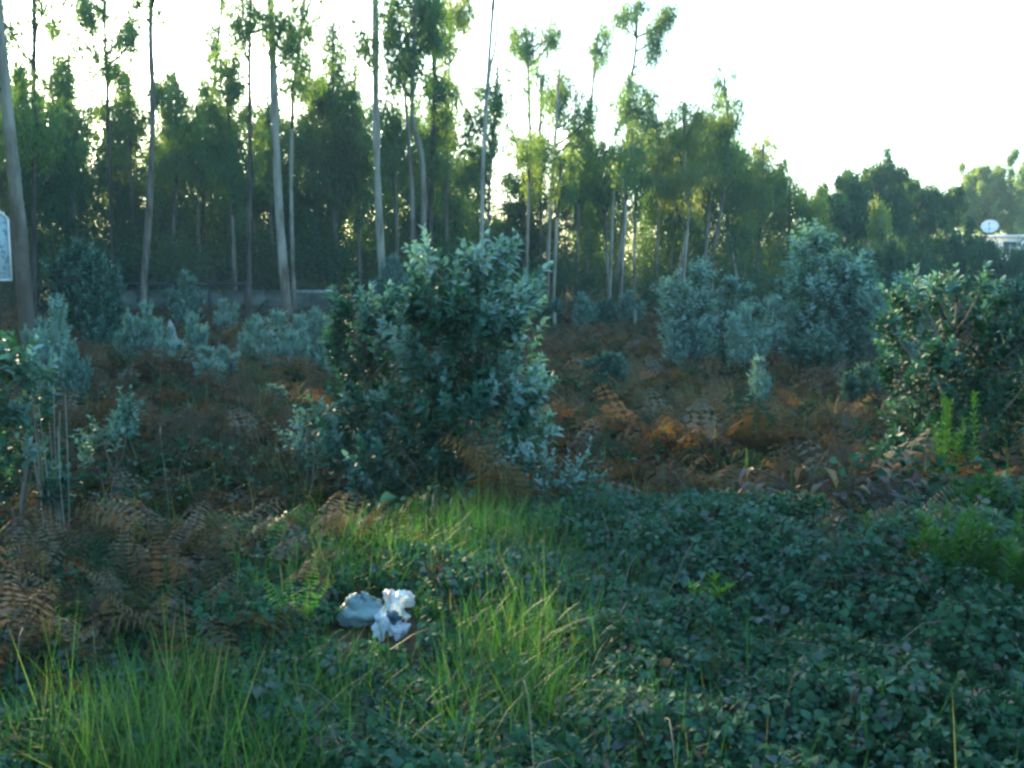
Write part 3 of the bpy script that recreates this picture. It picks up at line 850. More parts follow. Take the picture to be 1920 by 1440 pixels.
near_sapling('gum_sapling', 'small silvery sapling low in front of the big central bush, right side', 'sapling', 7.9, 1050, [(1025, 875, 20, 16, .85), (1060, 900, 26, 20, .7), (1090, 900, 16, 18, .85), (1070, 940, 34, 24, .45), (1030, 930, 26, 26, .5), (960, 880, 18, 18, .75), (1085, 970, 24, 20, .35)], seed=13, singles=120, dens=1.3, stem_w=.014, leafL=.075)
near_sapling('gum_sapling', 'small pale sapling left of the central bushes', 'sapling', 10.5, 575, [(570, 805, 18, 14, .75), (560, 830, 20, 16, .65), (590, 840, 20, 16, .6), (575, 870, 24, 20, .5)], seed=14, singles=60, dens=1.2, stem_w=.012, leafL=.08)
near_sapling('gum_sapling', 'small sapling with two yellow green tips left of the clearing', 'sapling', 9.0, 200, [(232, 775, 12, 12, .3), (215, 800, 16, 14, .5), (195, 830, 20, 16, .7), (180, 860, 20, 14, .75), (240, 800, 10, 10, .6)], seed=15, singles=50, dens=1.4, stem_w=.010, leafL=.085)
C_LEFT = [(20, 680, 26, 22, 0.30), (50, 700, 26, 26, 0.50), (10, 730, 30, 30, 0.05), (60, 750, 28, 30, 0.45), (15, 790, 34, 30, 0.30), (60, 800, 26, 26, 0.35), (20, 850, 44, 30, 0.35), (60, 880, 44, 26, 0.30), (-30, 760, 40, 60, 0.25), (15, 920, 44, 28, 0.25), (80, 930, 40, 24, 0.20), (-30, 880, 40, 50, 0.20)]
near_sapling('gum_sapling', 'blue green eucalyptus bush with large leaves cut by the left edge', 'bush', 8.2, 20, C_LEFT, seed=16, singles=250, dens=1.1, depth=.5)
C_R = [(1760, 505, 18, 18, 0.62), (1730, 530, 24, 22, 0.47), (1795, 520, 22, 22, 0.52), (1835, 515, 18, 18, 0.52), (1700, 560, 26, 24, 0.37), (1760, 560, 36, 28, 0.22), (1820, 560, 34, 28, 0.37), (1860, 570, 26, 26, 0.32),
       (1730, 610, 36, 30, 0.32), (1790, 620, 40, 32, 0.12), (1850, 630, 36, 32, 0.17), (1700, 650, 26, 30, 0.42), (1750, 680, 40, 34, 0.17), (1810, 690, 40, 34, 0.02), (1870, 690, 30, 34, 0.02),
       (1710, 730, 30, 30, 0.37), (1770, 750, 44, 34, 0.07), (1840, 760, 44, 34, 0.02), (1730, 790, 34, 30, 0.17), (1800, 820, 44, 34, 0.02), (1870, 820, 40, 40, 0.02), (1690, 800, 22, 22, 0.27), (1860, 860, 40, 30, 0.12),
       (1750, 860, 44, 34, 0.12), (1820, 890, 44, 34, 0.02), (1890, 900, 34, 34, 0.17), (1870, 940, 40, 30, 0.12), (1780, 930, 44, 30, 0.07), (1900, 760, 30, 40, 0.02), (1740, 920, 40, 40, 0.02), (1830, 970, 50, 30, 0.02), (1900, 980, 44, 34, 0.02), (1920, 640, 30, 40, 0.07), (1925, 860, 30, 50, 0.02), (1690, 880, 34, 34, 0.12), (1810, 740, 50, 50, 0.02), (1770, 830, 50, 50, 0.02), (1850, 800, 50, 50, 0.02), (1680, 700, 26, 30, .30), (1675, 620, 24, 30, .4), (1690, 850, 30, 30, .2), (1935, 560, 30, 40, .3), (1940, 700, 30, 60, .2), (1945, 960, 40, 60, .15), (1860, 1000, 50, 26, .15)]
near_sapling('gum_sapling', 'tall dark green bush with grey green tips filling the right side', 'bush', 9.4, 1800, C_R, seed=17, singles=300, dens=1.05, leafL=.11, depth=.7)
print('near saplings done')


# mid-distance saplings: prototypes copied
def mid_sapling(seed, tint, spires):
    r = np.random.default_rng(seed)
    R = root('gum_sapling', (0, 0, 0), 'tmp', 'sapling')
    st, c = Acc(), Acc()
    for k in range(spires):
        an = r.uniform(0, 6.28); off = 0 if k == 0 else r.uniform(.14, .34)
        hx, hy = math.cos(an) * off, math.sin(an) * off
        h = (1.0 if k == 0 else r.uniform(.55, .9))
        m = spline([[0, 0, -.06], [hx * .6, hy * .6, h * .4], [hx, hy, h * .95]], 8)
        st.tube(m, np.linspace(.014, .003, 8), 4, cap=False)
        n = int(210 * h)
        t = r.uniform(.08, 1, n)
        i0 = np.clip((t * 7).astype(int), 0, 6); ff = (t * 7 - i0)[:, None]
        on_stem = m[i0] * (1 - ff) + m[i0 + 1] * ff
        prof = (.25 if k == 0 else .19) * (1 - t) ** .65 * np.minimum(1, t * 4 + .35) * r.uniform(.7, 1.25, n) + .012
        a = r.uniform(0, 6.28, n)
        e = np.stack([np.cos(a), np.sin(a), np.zeros(n)], 1)
        B = on_stem + e * (prof * r.uniform(.2, .8, n))[:, None] - np.array([0, 0, .03])
        dr = e * r.uniform(.2, .9, (n, 1)) + np.array([0, 0, 1.]) + r.normal(0, .25, (n, 3))
        q = shoot_leaves(B, dr, r.uniform(.06, .17, n), 5, .050, tint + r.normal(0, .12, n), r)
        c.inst(OVATE_LOD, *q)
    st.obj('stem', M['grey_bark'], R, smooth=True)
    c.obj('foliage', M['glauc'], R)
    return R


mp_ = [mid_sapling(30 + k, (.88, .78, .62, .42, .92)[k], (3, 4, 5, 6, 2)[k]) for k in range(5)]
mp_used = [False] * 5
GS = 'young eucalyptus saplings scattered over the clearing'
MID = [  # px, top, base, width, proto, label
    (110, 560, 745, 90, 0, 'narrow silvery sapling just right of the foot of the thickest trunk'),
    (78, 600, 735, 60, 1, 'silvery sapling squeezed between the thickest trunk and the narrow silvery one'),
    (165, 450, 640, 130, 3, 'tall dark green bush right of the thickest trunk'),
    (190, 470, 650, 100, 3, 'green bush sharing its foot with the tall dark green bush'),
    (275, 570, 695, 70, 1, 'pointed sapling directly left of the white stump'),
    (330, 640, 715, 90, 0, 'silvery sapling at the foot of the white stump'),
    (385, 650, 730, 100, 4, 'low silvery sapling right of the white stump'),
    (350, 508, 620, 60, 2, 'sapling in front of the dark rail left of the post'),
    (420, 562, 640, 50, 0, 'small bluish sapling left of the dark post'),
    (400, 690, 735, 70, 1, 'lowest bluish sapling in front of the brown bracken'),
    (455, 625, 695, 60, 0, 'small sapling just right of the dark post'),
    (520, 585, 700, 90, 0, 'left half of the wide silvery clump below the palest pair'),
    (560, 590, 695, 90, 4, 'right half of the wide silvery clump below the palest pair'),
    (505, 720, 760, 60, 2, 'tiny sapling in the bracken left of the central bush'),
    (635, 590, 690, 60, 1, 'sapling peeping out behind the left central bush'),
    (740, 480, 610, 70, 2, 'dusky sapling between the tall pale trunk and the central bush top'),
    (1090, 548, 625, 56, 2, 'light green sapling between the two wooden stakes'),
    (1045, 560, 615, 50, 3, 'dark sapling behind the left wooden stake'),
    (1140, 560, 615, 60, 3, 'dark low sapling left of the right wooden stake'),
    (1180, 545, 615, 56, 2, 'dull green sapling above the right wooden stake'),
    (1005, 570, 620, 50, 3, 'small sapling touching the right edge of the central bush'),
    (1150, 660, 745, 110, 3, 'spreading dark green shrub alone in the rusty bracken'),
    (1310, 495, 700, 150, 1, 'broad silvery sapling at the left end of the silvery thicket'),
    (1265, 600, 705, 90, 4, 'low silvery sapling in front of the left end of the thicket'),
    (1370, 520, 650, 130, 2, 'soft green sapling in the middle of the silvery thicket'),
    (1395, 575, 720, 90, 0, 'pale slim sapling standing forward of the silvery thicket'),
    (1425, 670, 770, 70, 4, 'small bright blue sapling standing lowest in the bracken'),
    (1350, 640, 715, 60, 3, 'greener low sapling between two silvery ones of the thicket'),
    (1520, 430, 700, 210, 1, 'largest pointed silvery sapling of the thicket'),
    (1470, 520, 690, 120, 2, 'sapling leaning on the left flank of the largest silvery one'),
    (1575, 470, 700, 130, 2, 'second tall sapling on the right flank of the largest silvery one'),
    (1640, 560, 710, 120, 1, 'silvery sapling between the largest one and the right hand bush'),
    (1690, 520, 720, 110, 0, 'grey green sapling just behind the right hand bush'),
    (1545, 620, 725, 120, 3, 'dark green low shrub below the largest silvery sapling'),
    (1620, 680, 780, 90, 3, 'low green shrub in front of the right hand bush'),
    (240, 600, 690, 60, 1, 'dull sapling between the tall dark green bush and the pointed sapling'),
    (298, 600, 705, 50, 0, 'thin silvery sapling touching the left side of the white stump'),
    (360, 590, 690, 60, 1, 'thin pointed sapling just behind the low silvery one right of the stump'),
    (480, 590, 680, 60, 2, 'greenish sapling between the dark post and the wide silvery clump'),
    (590, 580, 680, 60, 1, 'pointed sapling at the right end of the wide silvery clump'),
    (600, 640, 730, 60, 2, 'low green sapling beside the left central bush'),
    (415, 650, 715, 60, 1, 'sapling right behind the lowest bluish sapling'),
    (130, 640, 760, 60, 2, 'sapling in front of the foot of the tall dark green bush'),
    (1450, 560, 700, 80, 0, 'slim silvery sapling in the gap of the thicket'),
    (1620, 470, 690, 90, 2, 'dusky sapling rising behind the thicket at its right end'),
    (1285, 540, 690, 80, 0, 'leftmost pointed silvery sapling of the thicket'),
    (1900, 520, 720, 120, 3, 'dark shrub hiding the parked car at the right edge'),
]
for (px, top, bpy_, w, k, lab) in MID:
    D = EYE / math.tan(math.atan((bpy_ - 720) / F) + PITCH)
    x = (px - 960) / F * D
    z = Hs(x, D)
    h = P(px, top, D)[2] - z
    ws = w * D / F / .66
    kw = dict(loc=(x, D, z), rz=rnd.uniform(0, 6.28), sc=(ws, ws, h))
    if not mp_used[k]:
        mp_used[k] = True
        o = mp_[k]; o.location = kw['loc']; o.rotation_euler = (0, 0, kw['rz']); o.scale = kw['sc']; o['label'] = lab; o['group'] = GS
    else:
        copy_tree(mp_[k], label=lab, group=GS, **kw)

# ------------------------------------------------------------------ bracken over the clearing (a mass nobody could count)
def blobs(px, py, lst):
    v = np.zeros_like(px)
    for (cx, cy, rx, ry, w) in lst:
        v = v + w * np.exp(-(((px - cx) / rx) ** 2 + ((py - cy) / ry) ** 2))
    return v


def field_points(n, d0, d1, slope=.60, pw=1.0):
    D = d0 + (d1 - d0) * rng.random(n) ** pw
    x = rng.uniform(-1, 1, n) * (slope * D + 1.0)
    return x, D


a = Acc()
N = 27000
x, y = field_points(N, 7.6, 50, pw=1.15)
z = H(x, y)
px, py = proj(np.stack([x, y, z + .3], 1))
dens = .92 + .18 * wob(x, y, .9, 3)
dens -= blobs(px, py, [(1080, 740, 60, 60, .6), (300, 900, 150, 60, .1)])
keep = rng.random(N) < dens
x, y, z, px, py = x[keep], y[keep], z[keep], px[keep], py[keep]
n = len(x)
hgt = .54 + .26 * wob(x, y, .55, 1) + .15 * rng.normal(size=n)
hgt = np.clip(hgt, .25, 1.2)
tint = .54 + .10 * wob(x, y, .5, 4) + .075 * rng.normal(size=n)
tint += blobs(px, py, [(1250, 780, 200, 90, .16), (1180, 690, 160, 60, .18), (500, 640, 260, 60, .14), (1450, 800, 120, 90, .1),
                       (1330, 880, 110, 60, -.22), (300, 740, 220, 60, -.08), (450, 800, 160, 40, -.02), (250, 900, 260, 90, -.28), (550, 900, 140, 60, -.05)])
tint = np.where(rng.random(n) < .07, .95, tint)
tint = np.where(rng.random(n) < .14, .08, tint)
v = rng.integers(0, 5, n)
for k in range(5):
    m = v == k
    ang = rng.uniform(0, 6.28, m.sum())
    s = hgt[m] * rng.uniform(.8, 1.2, m.sum())
    a.inst(FRONDS[k], rotz(ang), np.stack([s * 1.15, s * 1.15, s], 1), np.stack([x[m], y[m], z[m] - .03], 1), np.clip(tint[m], 0, 1))
tag(a.obj('bracken', M['bracken']), 'rusty brown dying bracken covering the clearing', 'bracken', None, 'stuff')

# dry fern litter and small live fronds over the near bank
a = Acc()
n0 = 6500
y = 3.0 + 5.2 * rng.random(n0); x = rng.uniform(-1, 1, n0) * (.6 * y + .5)
z = H(x, y); px, py = proj(np.stack([x, y, z + .15], 1))
w_ = .004 + blobs(px, py, [(130, 1040, 240, 110, .9), (330, 1010, 200, 70, .7), (560, 950, 120, 60, .6), (60, 1180, 160, 80, .5), (1640, 1080, 120, 60, .5), (1600, 960, 200, 60, .5), (430, 1210, 60, 60, .4)])
kp = rng.random(n0) < w_
x, y, z = x[kp], y[kp], z[kp]; n = len(x)
v = rng.integers(0, 5, n)
tt = np.where(rng.random(n) < .45, rng.uniform(.02, .28, n), np.where(rng.random(n) < .5, rng.uniform(.34, .6, n), rng.uniform(.88, 1.0, n)))
for k in range(5):
    m = v == k
    s = rng.uniform(.20, .48, m.sum())
    a.inst(NEAR_FRONDS[k], rotz(rng.uniform(0, 6.28, m.sum())), np.stack([s * 1.1, s * 1.1, s * 1.15], 1), np.stack([x[m], y[m], z[m] + .02], 1), tt[m])
tag(a.obj('dry_bracken', M['bracken']), 'withered tan and grey fern litter among the brambles of the near bank', 'bracken', None, 'stuff')

# dry grass and green blades among the bracken
a = Acc()
x, y = field_points(8000, 7.4, 34, pw=1.3)
z = H(x, y); px, py = proj(np.stack([x, y, z + .2], 1))
n = len(x)
tint = np.where(rng.random(n) < .5, rng.uniform(.85, 1, n), rng.uniform(.1, .5, n))
v = rng.integers(0, 4, n)
s = rng.uniform(.3, .8, n)
for k in range(4):
    m = v == k
    a.inst(GRASS[k], rotz(rng.uniform(0, 6.28, m.sum())), np.stack([s[m] * .6 + .1, s[m], s[m]], 1), np.stack([x[m], y[m], z[m]], 1), tint[m])
tag(a.obj('field_grass', M['grass']), 'thin dry and green grass among the bracken', 'grass', None, 'stuff')

# low leafy plants under the bracken
a = Acc()
x, y = field_points(26000, 7.2, 30, pw=1.3)
n = len(x)
z = H(x, y) + rng.random(n) ** 1.2 * .38 * (1 + .6 * wob(x, y, 1.2, 2))
px, py = proj(np.stack([x, y, z], 1))
want = .25 + blobs(px, py, [(200, 900, 260, 110, .9), (1350, 880, 160, 60, .5), (520, 930, 160, 60, .6), (1700, 900, 200, 200, .8), (1250, 980, 200, 60, .6)])
m = rng.random(n) < want
x, y, z = x[m], y[m], z[m]; n = len(x)
a.inst(BLADE, frames(rdir(n) * [1, 1, .3], np.array([0, 0, 1.]) + rng.normal(0, .45, (n, 3))), rng.uniform(.06, .13, n), np.stack([x, y, z], 1), rng.uniform(.2, .8, n))
tag(a.obj('low_plants', M['bramble']), 'low dark leafy plants under the bracken', 'plants', None, 'stuff')
print('bracken done')

# ------------------------------------------------------------------ bramble bank and grass in the foreground
GR = [(230, 1420, 250, 120, 1.7), (330, 1310, 80, 50, .6), (980, 1200, 120, 120, .95), (690, 1070, 130, 45, .9), (850, 1010, 190, 40, .9), (640, 1290, 120, 80, .7), (600, 1130, 90, 60, .6),
      (1050, 1300, 80, 100, .7), (470, 1090, 80, 50, .4), (1240, 1410, 50, 70, .4), (1000, 1000, 100, 30, .6), (560, 960, 60, 50, .4), (520, 1400, 120, 90, .6), (880, 1330, 70, 100, .5)]


def near_points(n, d0=2.2, d1=8.4):
    D = d0 + (d1 - d0) * rng.random(n)
    x = rng.uniform(-1, 1, n) * (.62 * D + .5)
    return x, D


BR_HI = [(1450, 1060, 260, 110, .12), (1250, 1010, 160, 60, .06), (1820, 1120, 200, 170, .16), (100, 1120, 200, 140, .08)]
a = Acc(); stems = Acc()
x, y = near_points(110000)
z0 = H(x, y)
px, py = proj(np.stack([x, y, z0 + .15], 1))
gmask = blobs(px, py, GR)
mound = .16 + blobs(px, py, BR_HI) + .10 * wob(x, y, 1.7, 5) + .09 * wob(x, y, 3.4, 1) + .07 * wob(x, y, 7.0, 2)
want = np.clip(1.15 - gmask * .62 - .25 * (px < 600) * (py < 1000), .10, 1)
bagm = (np.abs(x + .66) < .24) & (y > 4.3) & (y < 5.1)
keep = (rng.random(len(x)) < want) & ~bagm
x, y, z0, px, py, mound, gm = (q[keep] for q in (x, y, z0, px, py, mound, gmask))
n = len(x)
depth = rng.random(n) ** 1.7
z = z0 + np.maximum(mound, .06) * (1 - .75 * depth) * (1 - .4 * np.clip(gm, 0, 1)) + rng.normal(0, .012, n)
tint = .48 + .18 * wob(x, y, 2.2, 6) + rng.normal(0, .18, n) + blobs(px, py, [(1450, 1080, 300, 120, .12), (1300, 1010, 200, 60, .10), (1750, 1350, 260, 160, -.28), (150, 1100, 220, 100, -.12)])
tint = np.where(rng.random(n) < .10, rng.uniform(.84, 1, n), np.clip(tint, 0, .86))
az = rng.uniform(0, 6.28, n)
d = np.stack([np.cos(az), np.sin(az), rng.normal(-.2, .45, n)], 1)
nh = np.array([0, -.2, 1.]) + rng.normal(0, .62, (n, 3))
big = rng.random(n) < .55
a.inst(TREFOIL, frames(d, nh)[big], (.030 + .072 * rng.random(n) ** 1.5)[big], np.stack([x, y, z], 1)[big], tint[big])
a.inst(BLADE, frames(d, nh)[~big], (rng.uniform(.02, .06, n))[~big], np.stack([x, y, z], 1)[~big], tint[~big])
for i in range(130):
    xx, yy = rng.uniform(-1, 1) * 4.6, rng.uniform(2.6, 8)
    an = rng.uniform(0, 6.28); L = rng.uniform(.35, 1.0); hh = rng.uniform(.12, .4)
    pts = []
    for t in np.linspace(0, 1, 6):
        X_, Y_ = xx + math.cos(an) * L * t, yy + math.sin(an) * L * t
        pts.append([X_, Y_, Hs(X_, Y_) + hh * math.sin(math.pi * min(1, t * .9 + .05)) + .04])
    stems.tube(pts, np.linspace(.0022, .0012, 6), 3, rng.uniform(0, 1), cap=False)
br = a.obj('bramble_thicket', M['bramble'])
tag(br, 'dark bramble leaves creeping over the near bank', 'brambles', None, 'stuff')
tag(stems.obj('bramble_stems', M['grey_bark']), 'thin arching dry stems tangled in the brambles', 'stems', None, 'stuff')

a = Acc()
x, y = near_points(150000)
z = H(x, y); px, py = proj(np.stack([x, y, z + .12], 1))
gm = blobs(px, py, GR)
bagm = (np.abs(x + .66) < .26) & (y > 4.65) & (y < 5.0) & (rng.random(len(x)) < .8)
keep = (rng.random(len(x)) < np.clip(gm * .66 + .16, 0, 1) * (.60 + .45 * wob(x, y, 5, 3))) & ~bagm
x, y, z, px, py, gm = (q[keep] for q in (x, y, z, px, py, gm))
n = len(x)
h = np.clip(rng.normal(.215, .09, n) + .06 * gm + .07 * wob(x, y, 4, 2), .06, .6)
h = np.where((np.abs(x + .66) < .3) & (y > 4.2) & (y < 5.05), h * .35, h)
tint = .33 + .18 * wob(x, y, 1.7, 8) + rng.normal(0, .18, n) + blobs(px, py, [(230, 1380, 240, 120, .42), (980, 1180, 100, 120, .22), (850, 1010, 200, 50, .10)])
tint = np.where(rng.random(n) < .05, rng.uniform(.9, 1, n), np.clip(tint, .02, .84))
v = rng.integers(0, 4, n)
for k in range(4):
    m = v == k
    q = m.sum()
    Rz = rotz(rng.uniform(0, 6.28, q))
    tl = rng.normal(0, .24, q); ct, sn_ = np.cos(tl), np.sin(tl); zz = np.zeros(q); oo = np.ones(q)
    Rx = np.stack([np.stack([ct, zz, sn_], -1), np.stack([zz, oo, zz], -1), np.stack([-sn_, zz, ct], -1)], -2)
    Rz = Rz @ Rx
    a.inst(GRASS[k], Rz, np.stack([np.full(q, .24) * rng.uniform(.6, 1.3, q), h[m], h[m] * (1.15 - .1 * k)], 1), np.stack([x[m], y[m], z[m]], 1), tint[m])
tag(a.obj('grass', M['grass']), 'fresh green grass growing through the brambles of the near bank', 'grass', None, 'stuff')
print('bank done', n)


# ------------------------------------------------------------------ single ferns
def fern(label, px, D, n, length, matk, tint, seed, arc=(0, 6.28), droop=1.0, curl=.2, pairs=13, dz=0, spread=.34):
    r = np.random.default_rng(seed)
    x = (px - 960) / F * D
    base = np.array([x, D, Hs(x, D) + dz])
    R = root('fern', base, label, 'fern', None)
    for k in range(n):
        V, T = proto_frond(seed * 10 + k, pairs, droop * r.uniform(.8, 1.15), curl, False, spread, .038)
        an = arc[0] + (arc[1] - arc[0]) * (k + r.uniform(.2, .8)) / n
        s = length * r.uniform(.8, 1.15)
        V = (rotz(np.array([an]))[0] @ (V * s).T).T + base
        a = Acc(); a.add(V, T, np.clip(tint + r.normal(0, .06), 0, 1))
        a.obj('frond', M[matk], R)
    return R


fern('golden brown fern arching left in front of the central bush', 985, 7.3, 6, 1.0, 'bracken', .84, 5, arc=(.4, 2.9), droop=.85, curl=.1)
fern('bright lime green upright fern left of the plastic bag', 540, 4.6, 6, .36, 'fern', .8, 6, droop=.40, curl=0, spread=.22)
fern('dull green fern low at the left among the brambles', 90, 4.5, 5, .45, 'fern', .1, 7, droop=1.1, arc=(-1.2, 1.4))
fern('grey withered fern hanging in a fan above the left bank', 395, 6.9, 7, .95, 'bracken', 1.0, 8, droop=1.1, curl=.2)
fern('grey withered fern between the fan shaped one and the central bush', 590, 7.3, 6, .8, 'bracken', .97, 9, droop=1.1, curl=.2)
fern('tan fern with two curled back fronds above the left brambles', 300, 5.7, 4, .70, 'bracken', .9, 10, arc=(1.0, 2.4), droop=1.05, curl=.15)
fern('orange brown fern low in the left brambles', 180, 5.5, 5, .50, 'bracken', .72, 12, droop=1.0)
fern('rust brown fern below the lime green fern', 440, 4.3, 4, .42, 'bracken', .62, 13, droop=1.6)
fern('small orange fern on the bramble bank at right', 1620, 5.4, 4, .34, 'bracken', .78, 14, droop=1.2, dz=.15)
fern('green fern left of the tan curled fern', 480, 6.0, 5, .55, 'fern', .15, 15, droop=1.2)
fern('brown fern between the two grey withered ones', 500, 7.8, 5, .75, 'bracken', .6, 16, droop=1.0)
fern('rusty fern standing just behind the bank right of the central bush', 1170, 9.0, 6, .8, 'bracken', .66, 17, droop=1.3)


# tall lime weeds
def weed(label, px, D, top, n, matk='lime', tint=.6, seed=1, leafL=.07, spread=.12, name='leafy_weed', cat='weed', per=46):
    per = int(per * 1.6); n = int(n * 1.4) + 1
    r = np.random.default_rng(seed)
    x = (px - 960) / F * D
    base = np.array([x, D, Hs(x, D)])
    R = root(name, base, label, cat)
    hh = P(px, top, D)[2] - base[2]
    for k in range(n):
        b0 = base + np.array([r.normal(0, spread), r.normal(0, spread), 0])
        h = hh * r.uniform(.7, 1.0)
        tip = b0 + np.array([r.normal(0, .07), r.normal(0, .07), h])
        sp = spline([b0, (b0 + tip) / 2 + r.normal(0, .02, 3), tip], 8)
        s = Acc(); s.tube(sp, np.linspace(.005, .002, 8), 4, cap=False)
        so = s.obj('stem', M['lime'], R)
        t = np.sort(r.uniform(.12, 1, per)); i = t * 7; i0 = np.clip(i.astype(int), 0, 6); f = (i - i0)[:, None]
        pos = sp[i0] * (1 - f) + sp[i0 + 1] * f
        a_ = np.arange(per) * 2.4
        d = np.stack([np.cos(a_), np.sin(a_), .55 + .6 * t], 1)
        L = leafL * (1.15 - .65 * t) * r.uniform(.8, 1.2, per)
        c = Acc(); c.inst(proto_leaf(.26, .2, -.2), frames(d, np.array([0, 0, 1.]) + r.normal(0, .2, (per, 3))), L, pos, np.clip(tint + .25 * (t - .5) + r.normal(0, .08, per), 0, 1))
        c.obj('leaves', M[matk], so, off=(base))
    return R


weed('tall yellow green weed spire against the dark right hand bush', 1790, 7.8, 735, 5, seed=1, tint=.62, per=70, leafL=.10, spread=.09)
weed('bushy bright green weed below the tall spire at right', 1810, 4.9, 960, 12, seed=2, tint=.36, per=64, leafL=.09, spread=.11)
weed('green weed clump at the right edge beside the bushy one', 1900, 4.7, 975, 12, seed=3, tint=.2, per=60, leafL=.09, spread=.12)
weed('feathery yellow green tuft on the bramble bank below the wilted plant', 1540, 5.9, 985, 12, seed=4, tint=.55, per=40, leafL=.07, spread=.14)
weed('lime green weed on the lip of the bank right of the golden fern', 1055, 6.6, 945, 6, seed=5, tint=.85, per=30, leafL=.085, spread=.08)
weed('lime weed at the lip of the bank below the golden fern', 1000, 6.6, 975, 7, seed=6, tint=.8, per=26, leafL=.08, spread=.10)
weed('small lime weed near the grass stalks left of the bank lip', 720, 6.2, 1000, 4, seed=7, tint=.85, per=18, leafL=.06, spread=.08)
weed('green weed sprout left of the tan curled fern tips', 480, 6.4, 975, 3, seed=8, tint=.7, per=20, leafL=.09, spread=.05)
weed('single broad lime blade plant on the bramble bank', 1350, 4.9, 1085, 2, seed=9, tint=.9, per=14, leafL=.11, spread=.02)
weed('low lime weed at the bottom edge of the right bank', 1325, 3.5, 1390, 4, seed=10, tint=.7, per=16, leafL=.06, spread=.04)


weed('dull green weed clump between the tuft and the bushy weed at right', 1680, 5.4, 985, 9, seed=11, tint=.22, per=50, leafL=.08, spread=.16)
weed('dark leafy weed at the foot of the right hand bush', 1880, 6.4, 880, 9, seed=12, tint=.12, per=60, leafL=.10, spread=.16)
weed('small fresh weed just left of the plastic bag', 615, 4.9, 1120, 3, seed=13, tint=.5, per=14, leafL=.05, spread=.05)
weed('short weed clump right of the plastic bag in the grass', 830, 4.9, 1100, 6, seed=14, tint=.3, per=20, leafL=.06, spread=.12)
weed('dark green weed clump low in the brambles at left', 330, 5.0, 1110, 8, seed=15, tint=.2, per=26, leafL=.07, spread=.15)


# wilted broad leaved plant
def wilted(label, px, D, tips, seed):
    r = np.random.default_rng(seed)
    x = (px - 960) / F * D
    base = np.array([x, D, Hs(x, D)])
    R = root('wilted_plant', base, label, 'plant')
    s = Acc()
    for (tx, ty, L, tn) in tips:
        dy = r.normal(0, .12)
        p = P(tx, ty, D + dy)
        s.tube(spline([base, (base + p) / 2 + [0, 0, .1], p], 6), np.linspace(.006, .003, 6), 4, cap=False)
        out = np.array([p[0] - base[0], r.normal(0, .15), 0])
        d = norm(out + 1e-4) * .8 + np.array([0, 0, -.65]) + r.normal(0, .25, 3)
        a = Acc()
        V, T = proto_leaf(.36, .45, -.35, .4)
        a.inst((V, T), frames(d[None], np.array([[0, -.4, 1.]])), np.array([L]), p[None], tn)
        a.obj('leaf', M['purple'], R)
    s.obj('stem', M['dark_bark'], R)
    return R


tips = [(rnd.uniform(1400, 1740), rnd.uniform(875, 990), rnd.uniform(.11, .20), rnd.uniform(.3, 1)) for _ in range(90)]
wilted('wilted plant with drooping purple grey leaves on the right bank', 1560, 6.7, tips, 3)

tips = [(rnd.uniform(1400, 1560), rnd.uniform(920, 1010), rnd.uniform(.08, .15), rnd.uniform(.2, .8)) for _ in range(34)]
wilted('low wilted plant with grey curled leaves, left of the larger wilted one', 1475, 6.3, tips, 9)
# dead stems
a = Acc()
for (x0, y0, x1, y1, w) in ((1535, 722, 1562, 800, .006), (1562, 800, 1590, 890, .008), (1590, 890, 1610, 1010, .010), (1562, 800, 1548, 900, .005), (1590, 890, 1640, 930, .004), (1575, 840, 1600, 850, .003), (1548, 770, 1575, 765, .003)):
    a.tube([P(x0, y0, 6.9), P(x1, y1, 6.9)], [w * .8, w], 6)
sg = a.obj('dead_branch', M['dark_bark'], smooth=True)
tag(sg, 'dark leaning dead branch rising over the wilted plant', 'branch')
R = root('dry_stalks', (P(100, 860, 8.0)[0], 8.0, Hs(P(100, 860, 8.0)[0], 8.0)), 'bundle of pale dry stalks beside the left bush', 'stalks')
for k, (bx, tx, ty) in enumerate(((75, 55, 700), (82, 62, 735), (90, 72, 760), (105, 100, 720), (106, 112, 770), (104, 92, 790), (118, 122, 735), (84, 45, 770), (120, 108, 800))):
    a = Acc()
    p0 = P(bx, 870, 8.0); p0[2] = Hs(p0[0], 8)
    p1 = P(tx, ty, 8.0 + rnd.uniform(-.1, .1))
    a.tube(spline([p0, (p0 + p1) / 2 + [rnd.uniform(-.02, .02), 0, 0], p1], 6), np.linspace(.006, .003, 6), 5)
    a.obj('stalk', M['dry_stem'], R)
